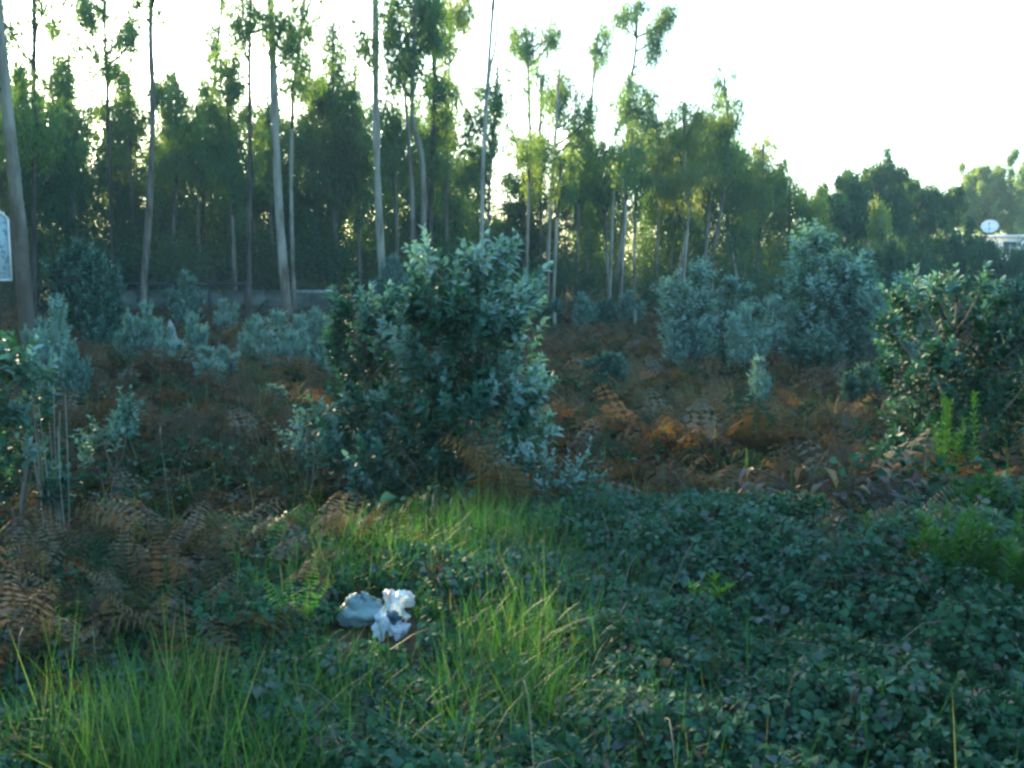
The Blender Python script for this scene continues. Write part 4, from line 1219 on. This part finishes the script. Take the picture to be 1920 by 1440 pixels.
# grass stalks with seed heads on the lip
for (px0, py0, px1, py1, D, lab) in ((795, 965, 790, 1005, 6.6, 'short pale seed stalk leftmost on the bank lip'), (812, 940, 818, 1000, 6.6, 'pale seed stalk second from the left on the bank lip'),
                                     (845, 948, 848, 1000, 6.6, 'pale seed stalk right of the pair on the bank lip'), (600, 1010, 596, 1090, 5.8, 'tall dry stalk left of the plastic bag'),
                                     (648, 1040, 645, 1110, 5.6, 'dry stalk standing just above the plastic bag'), (300, 810, 318, 870, 8.0, 'bent dry stalk in the bracken at left'),
                                     (1195, 1160, 1200, 1240, 4.6, 'pale stalk among the curved seed heads right of the grass'), (1165, 1150, 1150, 1230, 4.6, 'stalk with a drooping seed head on the right bank')):
    t = P(px0, py0, D); b = P(px1, py1, D); b[2] = Hs(b[0], D)
    R = root('grass_stalk', b, lab, 'stalk', 'dry seed stalks standing out of the grass')
    a = Acc(); a.tube(spline([b, (b + t) / 2 + [.01, 0, 0], t], 6), np.linspace(.0025, .0015, 6), 4); a.obj('stem', M['dry_stem'], R)
    a = Acc(); dd = norm(t - b); a.tube([t - dd * .02, t, t + dd * .03 + [.004, 0, 0], t + dd * .06 + [.012, 0, 0]], [.001, .006, .005, .001], 5); a.obj('seed_head', M['dry_stem'], R)
print('plants done')

# ------------------------------------------------------------------ litter, stakes, stump
def plastic(name, base, tip):
    m = bpy.data.materials.new(name)
    nt, Nn, L = nodes_of(m)
    b = Nn['Principled BSDF']
    at = Nn.new('ShaderNodeAttribute'); at.attribute_name = 'tint'
    r = Nn.new('ShaderNodeValToRGB'); r.color_ramp.elements[0].color = (*base, 1); r.color_ramp.elements[1].color = (*tip, 1)
    L.new(at.outputs['Fac'], r.inputs['Fac']); L.new(r.outputs['Color'], b.inputs['Base Color'])
    b.inputs['Roughness'].default_value = .35
    tr = Nn.new('ShaderNodeBsdfTranslucent'); L.new(r.outputs['Color'], tr.inputs['Color'])
    ms = Nn.new('ShaderNodeMixShader'); ms.inputs['Fac'].default_value = .3
    L.new(b.outputs[0], ms.inputs[1]); L.new(tr.outputs[0], ms.inputs[2]); L.new(ms.outputs[0], Nn['Material Output'].inputs['Surface'])
    return m


M['bag_grey'] = plastic('thin_grey_plastic', (.14, .24, .23), (.38, .50, .48))
M['bag_white'] = plastic('white_plastic', (.62, .70, .74), (.85, .88, .90))
M['bag_pink'] = plastic('printed_plastic', (.70, .76, .72), (.62, .30, .24))


def sheet(path_fn, nu, nv, seed, amp, tint_fn):
    r = np.random.default_rng(seed)
    kx = r.normal(0, 1, (7, 2)) * 7; ph = r.uniform(0, 6.28, 7)
    V, A_ = [], []
    for i in range(nu):
        for j in range(nv):
            u, v_ = i / (nu - 1), j / (nv - 1)
            w = sum(abs(math.sin(kx[k][0] * u + kx[k][1] * v_ + ph[k])) - .6 for k in range(7)) / 3
            p, nn = path_fn(u, v_)
            V.append(np.array(p) + np.array(nn) * w * amp + r.normal(0, amp * .12, 3)); A_.append(tint_fn(u, v_, w))
    T = []
    for i in range(nu - 1):
        for j in range(nv - 1):
            q_ = i * nv + j
            T += [(q_, q_ + nv, q_ + nv + 1), (q_, q_ + nv + 1, q_ + 1)]
    a = Acc(); a.V.append(np.array(V)); a.T.append(np.array(T)); a.A.append(np.array(A_)); a.n = len(V)
    return a


BD = 4.85
bb = P(705, 1165, BD); gz = Hs(bb[0], BD)
B = root('plastic_bag', (bb[0], BD, gz), 'torn white and grey plastic bag lying in the grass', 'bag')
zc = P(705, 1150, BD)[2]


def dome(cx, cy, rx, rz, ry):
    c = P(cx, cy, BD)
    s = BD / F

    def fn(u, v_):
        th = u * math.pi * 2; ph = v_ * math.pi * .62
        q_ = np.array([math.cos(th) * math.sin(ph) * rx * s, math.sin(th) * math.sin(ph) * ry * s, math.cos(ph) * rz * s])
        return c + q_, norm(q_ + 1e-5)
    return fn


sheet(dome(678, 1150, 44, 36, 40), 30, 16, 1, .034, lambda u, v_, w: np.clip(.35 + w * .8, 0, 1)).obj('bag_body', M['bag_grey'], B)


def flap(pts_px, dl, dr):
    def fn(u, v_):
        tl, trt, bl, brt = pts_px
        p = (P(*tl, BD - dl) * (1 - u) + P(*trt, BD - dl) * u) * (1 - v_) + (P(*bl, BD - dr) * (1 - u) + P(*brt, BD - dr) * u) * v_
        bulge = math.sin(math.pi * u) * math.sin(math.pi * v_) * .06
        e = .016 * math.sin(u * 11 + tl[0]) + .012 * math.sin(u * 23 + v_ * 5); f_ = .014 * math.sin(v_ * 9 + tl[1]) + .010 * math.sin(v_ * 21 + u * 4)
        return p + np.array([f_ * (2 * u - .6), -bulge, bulge * .6 + e * (1.2 * v_ + .3)]), np.array([0, -.8, .5])
    return fn


sheet(flap([(700, 1138), (752, 1150), (700, 1196), (762, 1192)], .05, .18), 16, 16, 4, .014, lambda u, v_, w: np.clip(.6 + w * .5, 0, 1)).obj('bag_flap', M['bag_white'], B)
sheet(flap([(722, 1106), (764, 1108), (716, 1150), (760, 1166)], .02, .10), 16, 16, 5, .016, lambda u, v_, w: float(.08 < u < .38 and v_ < .6) * .75).obj('bag_neck', M['bag_pink'], B)
sheet(dome(763, 1128, 15, 20, 16), 16, 10, 6, .012, lambda u, v_, w: .25).obj('bag_handle', M['bag_pink'], B)
# dark sheet painting the shaded gap between the two lobes
sheet(flap([(724, 1146), (748, 1148), (728, 1166), (748, 1168)], .125, .16), 6, 5, 7, .006, lambda u, v_, w: 0).obj('bag_gap_shade', surf_mat('dark_gap_shade', (.015, .06, .09), (.05, .12, .16), 30, rough=.4, bump=0), B)

M['white_wood'] = surf_mat('weathered_white_wood', (.14, .16, .16), (.28, .30, .29), 10, (1, 1, .2), .8, .3)
D = 23.5
p0 = P(330, 690, D); p0[2] = Hs(p0[0], D) - .05
a = Acc(); a.tube(spline([p0, P(330, 660, D), P(322, 625, D), P(318, 600, D)], 9), np.array([.15, .14, .13, .125, .12, .10, .09, .06, .02]), 8)
tag(a.obj('tree_stump', M['white_wood'], smooth=True), 'tall broken white stump standing among the silvery saplings', 'stump')
for (sx, st_, sb, D, lab) in ((1040, 586, 616, 36, 'pale wooden stake at the edge of the bracken, right of the central bush'), (1191, 582, 612, 37, 'pale wooden stake under the slim stems, further right')):
    x = (sx - 960) / F * D
    a = Acc(); a.tube([[x, D, Hs(x, D) - .1], [x, D, P(sx, st_, D)[2] - .05], [x + .01, D, P(sx, st_, D)[2]]], [.07, .065, .04], 7)
    tag(a.obj('wooden_stake', M['dry_stem']), lab, 'stake', 'pale wooden stakes')

# ------------------------------------------------------------------ wall and rails behind the clearing
M['concrete'] = surf_mat('old_concrete', (.05, .07, .06), (.13, .14, .12), 1.5, (1, 1, 2), .9, .3)
M['dark_metal'] = surf_mat('dark_rail_paint', (.012, .018, .03), (.03, .04, .06), 8, rough=.5, bump=.05)
M['white_paint'] = surf_mat('white_paint', (.62, .64, .66), (.80, .80, .80), 3, rough=.6, bump=.05)
WD = 46.5


def wx(px): return (px - 960) / F * WD


gz = 0.0
W = root('boundary_wall', (wx(430), WD, gz), 'low grey concrete wall along the foot of the wood at left', 'wall')
wz = P(400, 545, WD)[2]
x0 = wx(180)
k = 0
while x0 < wx(630):
    x1 = min(x0 + 2.0, wx(632))
    a = Acc(); a.box((x0 + .008, WD - .1, -.2), (x1 - .008, WD + .1, wz - .08 + .01 * (k % 2)))
    a.obj('wall_panel', M['concrete'], W)
    a = Acc(); a.box((x0 + .012, WD - .14, wz - .068), (x1 - .012, WD + .14, wz))
    a.obj('coping', M['concrete'], W)
    x0 = x1; k += 1
R = root('rail_fence', (wx(350), WD - .5, 0), 'dark metal rail fence running in front of the grey wall', 'fence')
for (pa, pb) in ((200, 330), (330, 400), (400, 467)):
    a = Acc(); zt = P(pa, 531, WD - .5)[2]; a.box((wx(pa) + .02, WD - .55, zt - .10), (wx(pb) - .02, WD - .47, zt + .05)); a.obj('rail', M['dark_metal'], R)
for pa in (200, 330, 400, 467):
    a = Acc(); a.box((wx(pa) - .06, WD - .46, -.2), (wx(pa) + .06, WD - .34, P(pa, 526, WD)[2])); a.obj('post', M['dark_metal'], R)
a = Acc(); xx = wx(630); a.tube([[xx, WD - .4, -.1], [xx, WD - .4, P(630, 534, WD)[2]]], [.11, .10], 8)
tag(a.obj('fence_post', M['dark_bark']), 'dark post at the right end of the white rail', 'post')
D = 38
xx = (466 - 960) / F * D
a = Acc(); a.tube([[xx, D, -.1], [xx, D, 1.0], [xx + .02, D, P(466, 540, D)[2]]], [.13, .12, .11], 8)
tag(a.obj('fence_post', M['dark_bark']), 'dark square cut post below the flat tufted trunk', 'post')
R = root('crash_barrier', (wx(585), WD - .9, 0), 'white barrier rail right of the palest pair of trunks', 'barrier')
a = Acc(); zt = P(590, 545, WD - .9)[2]; a.box((wx(545), WD - .98, zt - .13), (wx(628), WD - .90, zt + .03)); a.obj('rail', M['white_wood'], R)
for pa in (552, 622):
    a = Acc(); a.box((wx(pa) - .05, WD - .89, -.2), (wx(pa) + .05, WD - .8, zt)); a.obj('post', M['concrete'], R)

# ------------------------------------------------------------------ notice board at the left edge
M['board'] = surf_mat('printed_board', (.16, .28, .34), (.42, .58, .64), 7, (1, 1, 1), .5, 0, c3=(.34, .50, .56), lo=.38, hi=.52)
D = 29
bx1, bx0 = P(19, 460, D)[0], P(19, 460, D)[0] - 3.2
zt, zb = P(0, 392, D)[2], P(0, 525, D)[2]
R = root('notice_board', ((bx0 + bx1) / 2, D, 0), 'pale printed board with a clipped corner beside the thickest trunk', 'board')
V = [(bx0, zb), (bx1, zb), (bx1, zt - .28), (bx1 - .30, zt), (bx0 + .3, zt), (bx0, zt - .28)]


def prism(poly, y0, y1):
    n_ = len(poly)
    a = Acc()
    vv = [(x_, y0, z_) for x_, z_ in poly] + [(x_, y1, z_) for x_, z_ in poly]
    T = [(0, i, i + 1) for i in range(1, n_ - 1)] + [(n_, n_ + i + 1, n_ + i) for i in range(1, n_ - 1)]
    for i in range(n_):
        j = (i + 1) % n_
        T += [(i, n_ + j, j), (i, n_ + i, n_ + j)]
    a.add(vv, T)
    return a


prism(V, D - .03, D + .03).obj('panel', M['board'], R)
a = Acc()
for (p, q_) in zip(V, V[1:] + V[:1]):
    a.tube([[p[0], D - .045, p[1]], [q_[0], D - .045, q_[1]]], [.03, .03], 6)
a.obj('frame', M['white_paint'], R)
for xx in (bx0 + .4, bx1 - .5):
    a = Acc(); a.box((xx - .05, D + .035, -.2), (xx + .05, D + .13, zt - .3)); a.obj('post', M['dark_metal'], R)

# ------------------------------------------------------------------ white house and satellite dish
M['house_white'] = surf_mat('white_render', (.62, .62, .60), (.80, .80, .77), 1.2, rough=.85, bump=.05)
M['glass'] = surf_mat('window_glass', (.02, .03, .035), (.04, .05, .055), 2, rough=.08, bump=0, spec=.8)
M['wood_door'] = surf_mat('brown_door', (.10, .05, .03), (.16, .08, .05), 8, (1, 1, .2), .6, .1)
HD = 80


def hx(px): return (px - 960) / F * HD


ztop = P(1870, 441, HD)[2]
R = root('house', (hx(1820), HD, 0), 'white flat roofed house half hidden behind the right hand trees', 'house')
a = Acc(); a.box((hx(1820), HD, -.2), (hx(1820) + 10, HD + 8, ztop - .25)); a.obj('walls', M['house_white'], R)
a = Acc(); a.box((hx(1818), HD - .25, ztop - .246), (hx(1818) + 10.3, HD + 8.2, ztop)); a.obj('roof', M['house_white'], R)
for px0 in (1832, 1868, 1905, 1950):
    a = Acc(); xx = hx(px0); a.box((xx, HD - .03, ztop - 1.55), (xx + .9, HD + .04, ztop - .55)); w = a.obj('window', M['glass'], R)
    a = Acc()
    for (u0, u1, v0, v1) in ((-.07, 0, -.07, 1.07), (.9, .97, -.07, 1.07), (0, .9, -.07, 0), (0, .9, 1.0, 1.07), (.43, .47, 0, 1.0)):
        a.box((xx + u0, HD - .06, ztop - 1.55 + v0), (xx + u1, HD - .032, ztop - 1.55 + v1))
    a.obj('frame', M['white_paint'], w, off=np.array(R.location))
a = Acc(); a.box((hx(1848), HD - .04, 0), (hx(1848) + .9, HD + .03, 2.05)); a.obj('door', M['wood_door'], R)
a = Acc(); a.box((hx(1902), HD + 3, ztop), (hx(1902) + .7, HD + 3.7, ztop + 1.0)); a.obj('chimney', M['house_white'], R)
R.rotation_euler = (0, 0, math.radians(-27))

# dish: a real paraboloid on a mount standing on the roof
R = root('satellite_dish', (hx(1856), HD + 1.0, ztop), 'white satellite dish standing on the roof of the house', 'dish')
dc = P(1856, 425, HD + 1.0)
ax = norm(np.array([-.42, -.75, .42]))
ref = norm(np.cross(ax, [0, 0, 1.])); up_ = np.cross(ref, ax)
a = Acc(); V = []; T = []
nr, na = 6, 24
for side in (0, 1):
    for i in range(nr + 1):
        rr_ = i / nr
        for j in range(na):
            t_ = j / na * 2 * math.pi
            V.append(dc + ref * math.cos(t_) * rr_ * .66 + up_ * math.sin(t_) * rr_ * .58 + ax * (.22 * rr_ ** 2 - .12 - .02 * side))
    o_ = side * (nr + 1) * na
    for i in range(nr):
        for j in range(na):
            p_ = o_ + i * na + j; q_ = o_ + i * na + (j + 1) % na
            T += [(p_, q_, q_ + na), (p_, q_ + na, p_ + na)]
a.add(V, T); a.obj('reflector', M['white_paint'], R, smooth=True)
a = Acc(); a.tube([[dc[0], HD + 1.0, ztop - .02], dc - ax * .16], [.04, .04], 8); a.obj('mast', M['concrete'], R)
a = Acc(); a.tube([dc - up_ * .6 + ax * .05, dc + ax * .75 - up_ * .12], [.015, .015], 6); a.tube([dc + ax * .68 - up_ * .12, dc + ax * .82 - up_ * .08], [.05, .04], 8); a.obj('feed_arm', M['concrete'], R)

# ------------------------------------------------------------------ parked car, only its nose inside the photograph
M['car_paint'] = surf_mat('pale_car_paint', (.42, .48, .52), (.46, .52, .56), 1, rough=.25, bump=0, spec=.6)
M['rubber'] = surf_mat('rubber', (.015, .015, .015), (.03, .03, .03), 10, rough=.9, bump=.1)
M['lamp'] = surf_mat('lamp_glass', (.5, .5, .5), (.7, .7, .7), 3, rough=.1, bump=0, spec=.8)
CD = 26.0
cx0 = (1878 - 960) / F * CD
cz = Hs(cx0 + 2, CD)
R = root('parked_car', (cx0 + 2.1, CD, cz), 'pale parked car behind the right hand bush, cut by the right edge', 'car')
prof = [(0.0, .32), (.02, .62), (.10, .76), (1.0, .90), (1.2, .93), (3.75, .95), (4.12, .90), (4.2, .60), (4.2, .32)]
cabin = [(1.05, .93), (1.75, 1.38), (2.1, 1.44), (3.1, 1.43), (3.6, 1.30), (3.98, .95)]
a = prism([(cx0 + x_, cz + z_) for x_, z_ in prof][::-1], CD - .82, CD + .82); body = a.obj('body', M['car_paint'], R)
a = prism([(cx0 + x_, cz + z_ + .003) for x_, z_ in cabin][::-1], CD - .68, CD + .68); a.obj('cabin', M['car_paint'], R)
for (poly) in ([(1.32, .97), (1.82, 1.33), (2.38, 1.36), (2.38, .97)], [(2.46, .97), (2.46, 1.36), (3.08, 1.35), (3.50, 1.24), (3.72, .97)]):
    for yy in (CD - .70, CD + .682):
        a = prism([(cx0 + x_, cz + z_) for x_, z_ in poly][::-1], yy, yy + .018); a.obj('window', M['glass'], R)
a = Acc()
a.add([(cx0 + 1.09, CD - .62, cz + .975), (cx0 + 1.09, CD + .62, cz + .975), (cx0 + 1.70, CD + .58, cz + 1.365), (cx0 + 1.70, CD - .58, cz + 1.365)], [(0, 1, 2), (0, 2, 3)])
a.V[-1] = a.V[-1] + np.array([-.015, 0, .015]); a.obj('windscreen', M['glass'], R)
for wxo in (.78, 3.42):
    for yy in (CD - .84, CD + .64):
        a = Acc(); t_ = np.array([[cx0 + wxo, yy, cz + .31], [cx0 + wxo, yy + .2, cz + .31]]); a.tube(t_, [.31, .31], 20); w = a.obj('wheel', M['rubber'], R)
        a = Acc(); a.tube([[cx0 + wxo, yy - .01, cz + .31], [cx0 + wxo, yy + .21, cz + .31]], [.19, .19], 14); a.obj('rim', M['lamp'], w, off=np.array(R.location))
for yy in (CD - .66, CD + .42):
    a = Acc(); a.box((cx0 - .015, yy, cz + .56), (cx0 + .10, yy + .26, cz + .70)); a.obj('headlight', M['lamp'], R)
a = Acc(); a.box((cx0 - .06, CD - .78, cz + .34), (cx0 + .02, CD + .78, cz + .50)); a.obj('bumper', M['rubber'], R)
print('all done')

# ------------------------------------------------------------------ added teal haze, standing in for lens flare that lifts dark tones
hm = bpy.data.materials.new('shadow_lift_haze')
hm.use_nodes = True
hn = hm.node_tree
hn.nodes.remove(hn.nodes['Principled BSDF'])
pv = hn.nodes.new('ShaderNodeVolumePrincipled')
pv.inputs['Density'].default_value = .0009
pv.inputs['Color'].default_value = (.60, .92, .95, 1)
pv.inputs['Anisotropy'].default_value = 0
hn.links.new(pv.outputs[0], hn.nodes['Material Output'].inputs['Volume'])
a = Acc(); a.box((-130, -60, -2), (130, 160, 26))
hz = a.obj('haze', hm)
hz['kind'] = 'stuff'; hz['label'] = 'added faint haze lifting the dark tones over the clearing'
scene.cycles.volume_bounces = 0
